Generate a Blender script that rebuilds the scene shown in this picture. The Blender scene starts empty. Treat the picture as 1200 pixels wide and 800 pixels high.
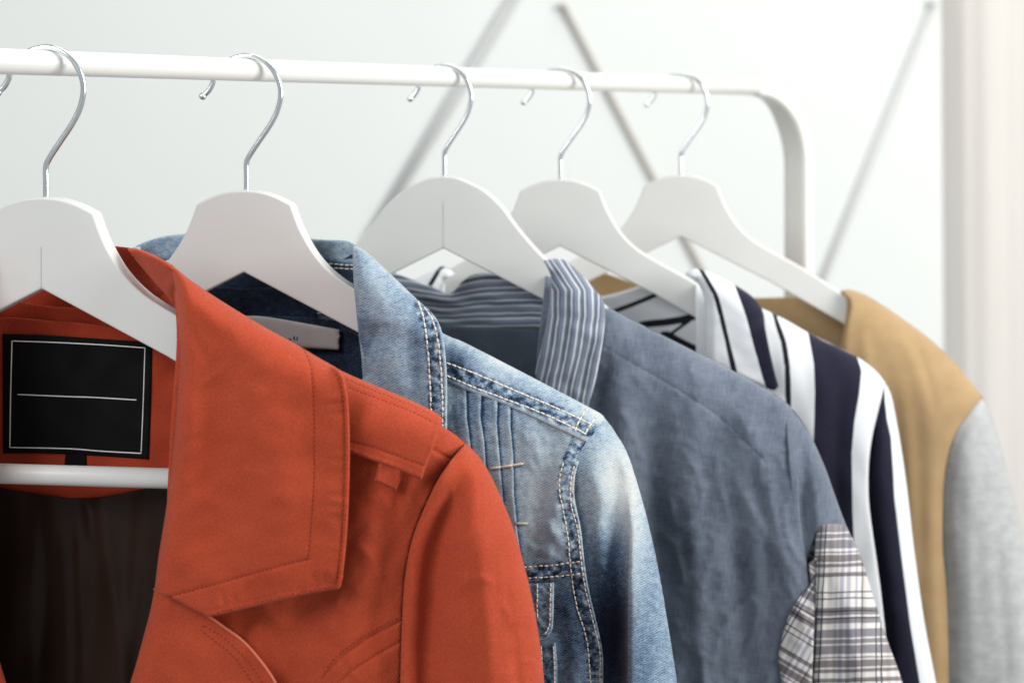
import bpy, bmesh, math, random
import numpy as np
from mathutils import Vector
from mathutils.geometry import delaunay_2d_cdt

random.seed(7)
SC = bpy.context.scene
COL = SC.collection

# ------------------------------------------------------------------ camera
F = 2000.0            # focal length in photograph pixels (1200 wide)
HX, HY = 600.0, 152.0  # optical axis in the photograph
CZ = 1.50
cam_d = bpy.data.cameras.new("camera")
cam = bpy.data.objects.new("camera", cam_d)
COL.objects.link(cam)
cam.location = (0, 0, CZ)
cam.rotation_euler = (math.pi / 2, 0, 0)
cam_d.sensor_width = 36.0
cam_d.lens = 60.0
cam_d.shift_y = -(400 - HY) / 1200.0
cam_d.clip_start = 0.05
cam_d.clip_end = 30
cam_d.dof.use_dof = True
cam_d.dof.focus_distance = 0.98
cam_d.dof.aperture_fstop = 6.9
SC.camera = cam

# ------------------------------------------------------------------ light
w = bpy.data.worlds.new("World")
SC.world = w
w.use_nodes = True
bg = w.node_tree.nodes["Background"]
bg.inputs[0].default_value = (0.93, 0.98, 0.995, 1)
bg.inputs[1].default_value = 0.40


def area(name, loc, target, sx, sy, power, color):
    l = bpy.data.lights.new(name, 'AREA')
    l.shape = 'RECTANGLE'
    l.size, l.size_y = sx, sy
    l.energy = power
    l.color = color
    o = bpy.data.objects.new(name, l)
    COL.objects.link(o)
    o.location = loc
    o.rotation_euler = (Vector(target) - Vector(loc)).to_track_quat('-Z', 'Y').to_euler()
    return o


area("window_lamp", (1.6, 0.55, 1.95), (0.2, 1.35, 1.35), 1.0, 1.2, 41, (1.0, 0.985, 0.955))
area("overhead_fill", (0.45, 1.65, 3.0), (0.35, 1.75, 1.3), 1.8, 1.2, 14.5, (1.0, 1.0, 0.975))  # unseen overhead fill, added mainly to brighten the wall
area("front_left_fill", (-1.15, -0.25, 2.35), (0.15, 1.25, 1.35), 0.8, 0.8, 21, (0.97, 0.98, 1.0))  # unseen fill added at the front left to lift camera-facing sides

SC.view_settings.view_transform = 'Standard'
SC.view_settings.look = 'None'
SC.view_settings.exposure = 0.0
SC.view_settings.gamma = 1.0
SC.render.engine = 'CYCLES'
SC.cycles.use_denoising = True
try:
    SC.cycles.denoiser = 'OPENIMAGEDENOISE'
except Exception:
    pass
SC.cycles.max_bounces = 8


# ------------------------------------------------------------------ node helpers
class NT:
    def __init__(self, name):
        self.m = bpy.data.materials.new(name)
        self.m.use_nodes = True
        self.t = self.m.node_tree
        self.b = self.t.nodes["Principled BSDF"]

    def n(self, typ, **kw):
        nd = self.t.nodes.new(typ)
        for k, v in kw.items():
            setattr(nd, k, v)
        return nd

    def link(self, a, b):
        self.t.links.new(a, b)

    def setin(self, nd, idx, v):
        if hasattr(v, 'bl_idname') or isinstance(v, bpy.types.NodeSocket):
            self.link(v, nd.inputs[idx])
        else:
            nd.inputs[idx].default_value = v

    def math(self, op, a, b=0.0, c=0.0, clamp=False):
        nd = self.n('ShaderNodeMath', operation=op)
        nd.use_clamp = clamp
        self.setin(nd, 0, a)
        self.setin(nd, 1, b)
        if op in ('MULTIPLY_ADD',):
            self.setin(nd, 2, c)
        return nd.outputs[0]

    def uv(self, sx=1, sy=1, rot=0.0):
        u = self.n('ShaderNodeUVMap')
        u.uv_map = 'cloth'
        mp = self.n('ShaderNodeMapping')
        mp.inputs['Scale'].default_value = (sx, sy, 1)
        mp.inputs['Rotation'].default_value = (0, 0, rot)
        self.link(u.outputs[0], mp.inputs[0])
        return mp.outputs[0]

    def obj(self, sx=1, sy=1, sz=1):
        u = self.n('ShaderNodeTexCoord')
        mp = self.n('ShaderNodeMapping')
        mp.inputs['Scale'].default_value = (sx, sy, sz)
        self.link(u.outputs['Object'], mp.inputs[0])
        return mp.outputs[0]

    def noise(self, vec, scale, detail=3, rough=0.55, dist=0.0):
        nd = self.n('ShaderNodeTexNoise')
        nd.inputs['Scale'].default_value = scale
        nd.inputs['Detail'].default_value = detail
        nd.inputs['Roughness'].default_value = rough
        nd.inputs['Distortion'].default_value = dist
        self.link(vec, nd.inputs['Vector'])
        return nd.outputs['Fac']

    def wave(self, vec, scale, dist=0.0, dscale=1.0):
        nd = self.n('ShaderNodeTexWave')
        nd.wave_type = 'BANDS'
        nd.bands_direction = 'X'
        nd.inputs['Scale'].default_value = scale
        nd.inputs['Distortion'].default_value = dist
        nd.inputs['Detail Scale'].default_value = dscale
        self.link(vec, nd.inputs['Vector'])
        return nd.outputs['Fac']

    def attr(self, name):
        nd = self.n('ShaderNodeAttribute')
        nd.attribute_name = name
        return nd.outputs['Fac']

    def ramp(self, fac, stops, interp='LINEAR'):
        nd = self.n('ShaderNodeValToRGB')
        cr = nd.color_ramp
        cr.interpolation = interp
        while len(cr.elements) > 1:
            cr.elements.remove(cr.elements[-1])
        cr.elements[0].position = stops[0][0]
        cr.elements[0].color = (*stops[0][1], 1)
        for p, c in stops[1:]:
            e = cr.elements.new(p)
            e.color = (*c, 1)
        self.link(fac, nd.inputs[0])
        return nd.outputs[0]

    def mix(self, fac, a, b, mode='MIX'):
        nd = self.n('ShaderNodeMix', data_type='RGBA', blend_type=mode)
        for i, v in ((0, fac), (6, a), (7, b)):
            if isinstance(v, bpy.types.NodeSocket):
                self.link(v, nd.inputs[i])
            else:
                nd.inputs[i].default_value = (*v, 1) if isinstance(v, tuple) else v
        return nd.outputs[2]

    def bump(self, h, strength, dist_mm):
        nd = self.n('ShaderNodeBump')
        nd.inputs['Strength'].default_value = strength
        nd.inputs['Distance'].default_value = dist_mm / 1000.0
        self.link(h, nd.inputs['Height'])
        self.link(nd.outputs[0], self.b.inputs['Normal'])

    def color(self, c):
        if isinstance(c, tuple):
            self.b.inputs['Base Color'].default_value = (*c, 1)
        else:
            self.link(c, self.b.inputs['Base Color'])

    def p(self, rough=0.8, metal=0.0, sheen=0.0, spec=0.3, coat=0.0):
        self.b.inputs['Roughness'].default_value = rough
        self.b.inputs['Metallic'].default_value = metal
        self.b.inputs['Sheen Weight'].default_value = sheen
        self.b.inputs['Specular IOR Level'].default_value = spec
        self.b.inputs['Coat Weight'].default_value = coat
        return self


def S(r, g, b):
    f = lambda c: (c / 255 / 12.92) if c / 255 <= 0.04045 else ((c / 255 + 0.055) / 1.055) ** 2.4
    return (f(r), f(g), f(b))


def weave_height(N, period, rot=0.0):
    """over-under thread relief, period in mm"""
    v = N.uv(1, 1, rot)
    sep = N.n('ShaderNodeSeparateXYZ')
    N.link(v, sep.inputs[0])
    k = 2 * math.pi / period
    a = N.math('SINE', N.math('MULTIPLY', sep.outputs[0], k))
    b = N.math('SINE', N.math('MULTIPLY', sep.outputs[1], k))
    return N.math('MULTIPLY', a, b)


def mat_plain_cloth(name, c1, c2, period=1.2, mottled=0.12, sheen=0.25, rough=0.85, rot=0.0, streak=None, bump=0.35):
    N = NT(name)
    big = N.noise(N.uv(), mottled, 4, 0.6)
    fine = N.noise(N.uv(1, 1), 1.1, 3, 0.6)
    f = N.math('ADD', N.math('MULTIPLY', big, 0.8), N.math('MULTIPLY', fine, 0.5))
    if streak:
        f = N.math('ADD', f, N.math('MULTIPLY', N.noise(N.uv(streak[0], streak[1]), 1.0, 3, 0.6), streak[2]))
        f = N.math('SUBTRACT', f, streak[2] * 0.5)
    N.color(N.ramp(f, [(0.35, c1), (0.95, c2)]))
    wv = weave_height(N, period, rot)
    h = N.math('ADD', N.math('MULTIPLY', wv, 0.4), N.math('MULTIPLY', fine, 1.2))
    N.bump(h, bump, 0.35)
    N.p(rough=rough, sheen=sheen, spec=0.2)
    N.b.inputs['Sheen Roughness'].default_value = 0.5
    return N.m


M = {}
# rust gabardine
def mat_rust(name, c1, c2):
    N = NT(name)
    big = N.noise(N.uv(), 0.03, 4, 0.6)
    fine = N.noise(N.uv(), 0.9, 4, 0.7)
    tw = N.wave(N.uv(1, 1, math.radians(35)), 0.22, 0.6, 2.0)
    wr = N.noise(N.uv(1, 0.7, 0.3), 0.045, 3, 0.5, 0.8)
    f = N.math('ADD', N.math('MULTIPLY', big, 0.35), N.math('MULTIPLY', fine, 0.65))
    col = N.ramp(f, [(0.32, c1), (0.68, c2)])
    # a few pale lint specks
    vo = N.n('ShaderNodeTexVoronoi')
    vo.inputs['Scale'].default_value = 0.075
    N.link(N.uv(), vo.inputs['Vector'])
    sp = N.math('LESS_THAN', vo.outputs['Distance'], 0.022)
    gr = N.math('MULTIPLY', N.math('SUBTRACT', N.noise(N.uv(1, 1, 0.2), 0.62, 3, 0.8), 0.36), 2.2, clamp=True)
    col = N.mix(N.math('ADD', N.math('MULTIPLY', tw, 0.20), N.math('MULTIPLY', gr, 0.60)), col, (0.30, 0.022, 0.008))
    N.color(N.mix(N.math('MULTIPLY', sp, 0.35), col, (0.75, 0.35, 0.22)))
    N.bump(N.math('ADD', N.math('ADD', N.math('MULTIPLY', tw, 0.45), N.math('MULTIPLY', fine, 1.2)), N.math('MULTIPLY', wr, 2.2)), 0.7, 0.25)
    N.p(rough=0.78, sheen=0.12, spec=0.18)
    N.b.inputs['Sheen Tint'].default_value = (1.0, 0.7, 0.6, 1)
    return N.m


M['rust'] = mat_rust('rust_gabardine', (0.39, 0.054, 0.019), (0.53, 0.086, 0.034))
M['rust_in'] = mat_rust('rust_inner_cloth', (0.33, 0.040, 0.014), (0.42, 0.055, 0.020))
N = NT('rust_thread'); N.color((0.20, 0.022, 0.010)); N.p(rough=0.7); M['rust_thread'] = N.m
N = NT('pale_edge_highlight'); N.color((0.62, 0.16, 0.09)); N.p(rough=0.7); M['edge_highlight'] = N.m
N = NT('dark_satin_lining')
N.color(N.ramp(N.noise(N.uv(1, 1), 0.02, 2), [(0.3, (0.019, 0.010, 0.007)), (0.7, (0.026, 0.014, 0.010))]))
N.bump(weave_height(N, 0.9), 0.15, 0.1)
N.p(rough=0.4, spec=0.16, sheen=0.0); M['lining'] = N.m
N = NT('black_woven_label'); N.color((0.004, 0.004, 0.004)); N.bump(weave_height(N, 0.8), 0.3, 0.2); N.p(rough=0.8, spec=0.15); M['label_black'] = N.m
N = NT('white_thread'); N.color((0.80, 0.79, 0.76)); N.p(rough=0.7); M['white_thread'] = N.m
N = NT('cream_thread'); N.color((0.70, 0.67, 0.60)); N.p(rough=0.75); M['cream_thread'] = N.m
N = NT('brown_thread'); N.color((0.56, 0.49, 0.38)); N.p(rough=0.75); M['brown_thread'] = N.m


def mat_denim(name, bias=0.0):
    N = NT(name)
    fade = N.attr('fade')
    band = N.attr('band')
    low = N.noise(N.uv(1, 0.75), 0.06, 4, 0.6, 0.4)
    mid = N.noise(N.uv(1, 1), 0.26, 4, 0.65)
    slub = N.noise(N.uv(0.25, 2.4, math.radians(-14)), 0.7, 3, 0.6)
    tw = N.wave(N.uv(1, 1, math.radians(62)), 0.225, 2.2, 1.2)
    puck = N.noise(N.uv(1.0, 1.0), 0.24, 2, 0.5)
    f = N.math('ADD', fade, bias)
    f = N.math('ADD', f, N.math('MULTIPLY', N.math('SUBTRACT', low, 0.5), 0.26))
    f = N.math('ADD', f, N.math('MULTIPLY', N.math('SUBTRACT', mid, 0.5), 0.46))
    f = N.math('ADD', f, N.math('MULTIPLY', N.math('SUBTRACT', slub, 0.5), 0.36))
    f = N.math('ADD', f, N.math('MULTIPLY', N.math('SUBTRACT', tw, 0.5), 0.11))
    f = N.math('ADD', f, N.math('MULTIPLY', N.math('SUBTRACT', N.noise(N.uv(), 1.0, 2, 0.8), 0.5), 0.50))
    pk = N.math('MULTIPLY', N.math('SUBTRACT', puck, 0.52), 2.0)
    f = N.math('ADD', f, N.math('MULTIPLY', pk, band))
    N.color(N.ramp(f, [(0.0, (0.007, 0.012, 0.028)), (0.22, (0.028, 0.055, 0.105)), (0.45, (0.14, 0.215, 0.315)),
                       (0.66, (0.34, 0.43, 0.50)), (0.85, (0.50, 0.545, 0.56)), (1.0, (0.63, 0.61, 0.56))]))
    h = N.math('ADD', N.math('MULTIPLY', tw, 0.8), N.math('ADD', N.math('MULTIPLY', slub, 0.8), mid))
    N.bump(h, 0.55, 0.45)
    N.p(rough=0.9, sheen=0.2, spec=0.15)
    return N.m


M['denim'] = mat_denim('washed_denim')
def mat_linen(name, c1, c2):
    N = NT(name)
    warp = N.noise(N.uv(1.0, 0.06), 1.5, 3, 0.7)
    weft = N.noise(N.uv(0.06, 1.0), 1.5, 3, 0.7)
    big = N.noise(N.uv(1, 0.6), 0.03, 4, 0.6, 0.5)
    f = N.math('ADD', N.math('MULTIPLY', warp, 0.38), N.math('MULTIPLY', weft, 0.38))
    f = N.math('ADD', f, N.math('MULTIPLY', big, 0.42))
    N.color(N.ramp(f, [(0.40, c1), (0.76, c2)]))
    wr = N.noise(N.uv(1, 0.55, 0.15), 0.05, 4, 0.55, 1.0)
    N.bump(N.math('ADD', N.math('ADD', warp, weft), N.math('MULTIPLY', wr, 5.0)), 0.6, 0.3)
    N.p(rough=0.9, sheen=0.3, spec=0.15)
    return N.m


M['chambray'] = mat_linen('blue_grey_chambray', (0.048, 0.064, 0.096), (0.195, 0.226, 0.288))
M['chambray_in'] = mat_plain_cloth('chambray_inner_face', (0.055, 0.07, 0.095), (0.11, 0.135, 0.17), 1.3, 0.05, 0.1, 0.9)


def mat_stripes(name, along, period, stops, low=0.12, rot=0.0, interp='LINEAR', bump=0.4):
    """printed / woven stripes: one colour ramp repeated along a cloth coordinate"""
    N = NT(name)
    v = N.uv(1, 1, rot)
    sep = N.n('ShaderNodeSeparateXYZ'); N.link(v, sep.inputs[0])
    wob = N.math('MULTIPLY', N.math('SUBTRACT', N.noise(N.uv(), 0.05, 2), 0.5), 2.2)
    c = N.math('ADD', sep.outputs[0 if along == 'x' else 1], wob)
    fr = N.math('FRACT', N.math('DIVIDE', c, period))
    col = N.ramp(fr, stops, interp)
    nz = N.noise(N.uv(), 0.9, 3)
    col = N.mix(N.math('MULTIPLY', nz, low * 2), col, (0.10, 0.115, 0.14))
    N.color(col)
    N.bump(N.math('ADD', nz, N.math('MULTIPLY', fr, 0.0)), bump, 0.3)
    N.p(rough=0.9, sheen=0.25, spec=0.15)
    return N.m


_g, _gd, _w = (0.20, 0.235, 0.31), (0.115, 0.135, 0.18), (0.62, 0.65, 0.69)
ST = [(0.0, _g), (0.10, _g), (0.13, _w), (0.22, _w), (0.26, _g), (0.40, _gd), (0.55, _gd), (0.58, _w), (0.64, _w), (0.68, _g),
      (0.80, _gd), (0.90, _g)]
M['collar_stripe_v'] = mat_stripes('white_stripes_on_grey_blue', 'x', 9.4, ST)
M['collar_stripe_h'] = mat_stripes('cross_stripes_on_grey_blue', 'y', 9.0, ST)


def mat_attr_stripe(name, attr, n, cols):
    """stripes that follow the garment: attribute runs 0..n, one step per printed stripe"""
    N = NT(name)
    a = N.attr(attr)
    edge = N.math('MULTIPLY', N.math('SUBTRACT', N.noise(N.uv(), 0.8, 2), 0.5), 0.008)
    f = N.math('DIVIDE', N.math('ADD', a, edge), float(n))
    col = N.ramp(f, [(i / n, c) for i, c in enumerate(cols)], 'CONSTANT')
    nz = N.noise(N.uv(1, 0.3), 1.0, 3)
    col = N.mix(N.math('MULTIPLY', nz, 0.06), col, (0.25, 0.24, 0.33))
    N.color(col)
    N.bump(N.math('ADD', nz, N.math('MULTIPLY', weave_height(N, 1.4), 0.4)), 0.4, 0.35)
    N.p(rough=0.9, sheen=0.1, spec=0.12)
    return N.m


NAVY, WHT, BLK = (0.008, 0.008, 0.022), (0.70, 0.72, 0.74), (0.006, 0.006, 0.009)
M['stripe_body'] = mat_attr_stripe('navy_and_white_stripes', 'stripe', 8, [WHT, BLK, WHT, NAVY, WHT, BLK, NAVY, WHT])


def mat_plaid():
    N = NT('brown_and_white_plaid')
    sep = N.n('ShaderNodeSeparateXYZ'); N.link(N.uv(), sep.inputs[0])
    wob = N.math('MULTIPLY', N.math('SUBTRACT', N.noise(N.uv(), 0.06, 2), 0.5), 1.6)
    u = N.math('FRACT', N.math('DIVIDE', N.math('ADD', sep.outputs[0], wob), 38.0))
    v = N.math('FRACT', N.math('DIVIDE', N.math('ADD', sep.outputs[1], wob), 74.0))
    d, l, q, b, p, r = (0.07, 0.06, 0.07), (1, 1, 1), (0.34, 0.33, 0.37), (0.30, 0.27, 0.28), (0.62, 0.61, 0.72), (0.84, 0.80, 0.77)
    st = lambda mm, tot: [(m_ / tot, c_) for m_, c_ in mm]
    ru = N.ramp(u, st([(0, l), (4.5, d), (5.8, l), (9.5, d), (10.8, l), (15, r), (19, l), (23, r), (26, l), (28, p), (32, l), (35, p), (39, l), (44, p), (46, l), (50, b), (52, r), (55, l)], 60), 'CONSTANT')
    rv = N.ramp(v, st([(0, q), (9, l), (11, q), (16, l), (18, q), (28, l), (31, q), (33, l), (35, b), (43, l), (45, b), (49, l), (55, b), (59, d), (60, l),
                       (77, d), (78.4, l), (84, d), (85.4, l), (95, b), (98, d), (100, q), (104, l), (106, d), (108, q), (113, l)], 120), 'CONSTANT')
    c = N.mix(1.0, ru, rv, 'MULTIPLY')
    c = N.mix(1.0, c, (0.68, 0.67, 0.66), 'MULTIPLY')
    c = N.mix(N.math('MULTIPLY', N.noise(N.uv(), 1.2, 3), 0.15), c, (0.30, 0.27, 0.28))
    N.color(c)
    N.bump(weave_height(N, 1.3), 0.3, 0.3)
    N.p(rough=0.9, sheen=0.2, spec=0.15)
    return N.m


M['plaid'] = mat_plaid()
M['beige'] = mat_plain_cloth('beige_cotton', (0.335, 0.22, 0.105), (0.45, 0.305, 0.16), 1.4, 0.04, 0.25, 0.85)
M['grey_jersey'] = mat_plain_cloth('marled_grey_jersey', (0.30, 0.305, 0.31), (0.50, 0.51, 0.51), 1.4, 0.1, 0.3, 0.95, streak=(0.05, 0.7, 0.4))
M['label_pale'] = mat_plain_cloth('pale_satin_label', (0.36, 0.355, 0.35), (0.45, 0.44, 0.42), 0.8, 0.1, 0.1, 0.6)
N = NT('dark_ink'); N.color((0.02, 0.02, 0.02)); M['ink'] = N.m

N = NT('white_lacquered_wood')
nz = N.noise(N.obj(14, 14, 40), 1.0, 4)
N.color(N.ramp(nz, [(0.3, (0.70, 0.70, 0.675)), (0.7, (0.725, 0.725, 0.70))]))
N.bump(N.noise(N.obj(300, 300, 300), 1.0, 3), 0.10, 0.15)
N.p(rough=0.38, spec=0.4); M['wood'] = N.m
N = NT('joint_shadow_line'); N.color((0.36, 0.35, 0.33)); N.p(rough=0.8); M['joint'] = N.m
N = NT('white_powder_coat')
N.color((0.85, 0.85, 0.815)); N.bump(N.noise(N.obj(400, 400, 400), 1.0, 2), 0.05, 0.2)
N.p(rough=0.28, spec=0.5); M['rail'] = N.m
N = NT('chromed_wire'); N.color((0.84, 0.88, 0.90)); N.p(rough=0.12, metal=1.0)
N.link(N.ramp(N.noise(N.obj(80, 80, 80), 1, 3), [(0.3, (0.12,) * 3), (0.7, (0.28,) * 3)]), N.b.inputs['Roughness']); M['chrome'] = N.m
N = NT('cool_white_wall_paint')
nz = N.noise(N.obj(1, 1, 1), 1.3, 4)
N.color(N.ramp(nz, [(0.3, (0.805, 0.830, 0.81)), (0.7, (0.845, 0.865, 0.845))]))
N.bump(N.noise(N.obj(120, 120, 120), 1.0, 4), 0.15, 0.6)
N.p(rough=0.75, spec=0.25); M['wall'] = N.m
N = NT('off_white_curtain_linen')
N.color(N.ramp(N.noise(N.obj(40, 40, 3), 1.0, 3), [(0.3, (0.74, 0.70, 0.66)), (0.7, (0.78, 0.74, 0.70))]))
N.p(rough=0.9, sheen=0.2, spec=0.1); M['curtain'] = N.m
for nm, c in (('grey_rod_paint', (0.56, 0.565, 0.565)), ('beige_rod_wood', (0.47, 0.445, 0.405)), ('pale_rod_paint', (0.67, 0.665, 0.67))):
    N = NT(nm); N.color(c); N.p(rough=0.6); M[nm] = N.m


# ------------------------------------------------------------------ geometry helpers
def add_mesh(name, me, mat, parent=None, kind=None):
    o = bpy.data.objects.new(name, me)
    COL.objects.link(o)
    if mat:
        me.materials.append(mat)
    if parent:
        o.parent = parent
    if kind:
        o['kind'] = kind
    return o


def thing(o, label, cat, group=None):
    o['label'] = label
    o['category'] = cat
    if group:
        o['group'] = group


def empty(name, loc=(0, 0, 0)):
    o = bpy.data.objects.new(name, None)
    COL.objects.link(o)
    o.location = loc
    o.empty_display_size = 0.05
    return o


def smooth(me):
    me.polygons.foreach_set('use_smooth', [True] * len(me.polygons))


def cr(pts, n=8):
    """Catmull-Rom through points"""
    P = [np.array(p, float) for p in pts]
    if len(P) < 3:
        return P
    out = []
    for i in range(len(P) - 1):
        p0 = P[i - 1] if i > 0 else 2 * P[0] - P[1]
        p1, p2 = P[i], P[i + 1]
        p3 = P[i + 2] if i + 2 < len(P) else 2 * P[-1] - P[-2]
        for k in range(n):
            t = k / n
            out.append(0.5 * ((2 * p1) + (-p0 + p2) * t + (2 * p0 - 5 * p1 + 4 * p2 - p3) * t * t + (-p0 + 3 * p1 - 3 * p2 + p3) * t ** 3))
    out.append(P[-1])
    return out


def resample(pts, step, closed=False):
    P = np.array(pts, float)
    if closed:
        P = np.vstack([P, P[:1]])
    seg = np.hypot(*(P[1:] - P[:-1]).T[:2]) if P.shape[1] == 2 else np.linalg.norm(P[1:] - P[:-1], axis=1)
    keep = np.concatenate([[True], seg > 1e-6])
    P = P[keep]
    seg = np.linalg.norm(P[1:] - P[:-1], axis=1)
    s = np.concatenate([[0], np.cumsum(seg)])
    n = max(2, int(round(s[-1] / step)))
    t = np.linspace(0, s[-1], n + 1)
    R = np.stack([np.interp(t, s, P[:, k]) for k in range(P.shape[1])], 1)
    return R[:-1] if closed else R


def dist_poly(x, y, poly, return_t=False):
    P = np.array(poly, float)
    best = np.full(np.shape(x), 1e9)
    tt = np.zeros(np.shape(x))
    L = np.concatenate([[0], np.cumsum(np.linalg.norm(P[1:] - P[:-1], axis=1))])
    for i in range(len(P) - 1):
        a, b = P[i], P[i + 1]
        ab = b - a
        l2 = max(ab @ ab, 1e-9)
        t = np.clip(((x - a[0]) * ab[0] + (y - a[1]) * ab[1]) / l2, 0, 1)
        d = np.hypot(x - a[0] - t * ab[0], y - a[1] - t * ab[1])
        m = d < best
        best = np.where(m, d, best)
        if return_t:
            tt = np.where(m, (L[i] + t * (L[i + 1] - L[i])) / L[-1], tt)
    return (best, tt) if return_t else best


def side_poly(x, y, poly):
    """signed distance: positive to the right of a polyline that runs downwards"""
    P = np.array(poly, float)
    xi = np.interp(y, P[:, 1], P[:, 0])
    return x - xi


def sst(v, a, b):
    t = np.clip((v - a) / (b - a), 0, 1)
    return t * t * (3 - 2 * t)


def roll(x, y, poly, R, H):
    t = np.clip(dist_poly(x, y, poly) / R, 0, 1)
    return H * np.sqrt(np.clip(1 - (1 - t) ** 2, 0, 1))


def folds(x, y, specs):
    d = np.zeros(np.shape(x))
    for pts, wd, amp in specs:
        p = cr(pts, 5)
        dd, t = dist_poly(x, y, p, True)
        taper = np.clip(np.sin(np.pi * np.clip(t * 0.92 + 0.04, 0, 1)), 0, 1) ** 0.6
        d = d + amp * np.exp(-(dd / wd) ** 2) * taper
    return d


_rs = np.random.RandomState(3)
_NS = {}


def nz2(x, y, wl, seed, ax=1.0, ay=1.0):
    """smooth pseudo noise, wavelength wl px, about -1..1"""
    if seed not in _NS:
        r = np.random.RandomState(seed)
        _NS[seed] = (r.uniform(0, 2 * np.pi, 9), r.uniform(0.6, 1.7, 9), r.uniform(0, 2 * np.pi, 9))
    th, fr, ph = _NS[seed]
    xx, yy = x * ax / wl * 2 * np.pi, y * ay / wl * 2 * np.pi
    wx = 0.9 * np.sin(yy * 0.43 + ph[0])
    wy = 0.9 * np.sin(xx * 0.37 + ph[1])
    o = 0
    for i in range(9):
        o = o + np.sin((xx + wx) * np.cos(th[i]) * fr[i] + (yy + wy) * np.sin(th[i]) * fr[i] + ph[i])
    return o / 3.6


def crumple(x, y, wl, seed, ax=1.0, ay=1.0):
    """sharp little creases: ridged noise"""
    a = nz2(x, y, wl, seed, ax, ay)
    b = nz2(x, y, wl * 0.6, seed + 1, ay, ax)
    return np.exp(-np.abs(a) * 4.5) * (0.5 + 0.5 * np.tanh(2 * b)) - 0.25


class Garment:
    """frame of one garment: hanger centre xh (photo px), distance Y0, gentle yaw tilt"""

    def __init__(self, xh, Y0, tilt, xm):
        self.xh, self.Y0, self.tilt, self.xm = xh, Y0, tilt, xm
        self.s = F / Y0 / 1000.0   # photograph pixels per millimetre

    def P(self, x, y, d):
        dd = d + self.tilt * (x - self.xh) / self.s
        Y = self.Y0 - dd / 1000.0
        return np.stack([(x - HX) * Y / F, Y, CZ + (HY - y) * Y / F], -1)


def outline(segs, res):
    pts = []
    for sg in segs:
        c = resample(cr(sg, 6) if len(sg) > 2 else sg, res)
        pts.extend([tuple(p) for p in c[:-1]])
    # close: drop duplicates
    out = []
    for p in pts:
        if not out or math.hypot(p[0] - out[-1][0], p[1] - out[-1][1]) > res * 0.35:
            out.append(p)
    if math.hypot(out[0][0] - out[-1][0], out[0][1] - out[-1][1]) < res * 0.35:
        out.pop()
    return np.array(out)


def inside(px, py, poly):
    n = len(poly)
    c = np.zeros(px.shape, bool)
    j = n - 1
    for i in range(n):
        xi, yi = poly[i]
        xj, yj = poly[j]
        with np.errstate(divide='ignore', invalid='ignore'):
            cond = ((yi > py) != (yj > py)) & (px < (xj - xi) * (py - yi) / (yj - yi + 1e-12) + xi)
        c ^= cond
        j = i
    return c


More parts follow.
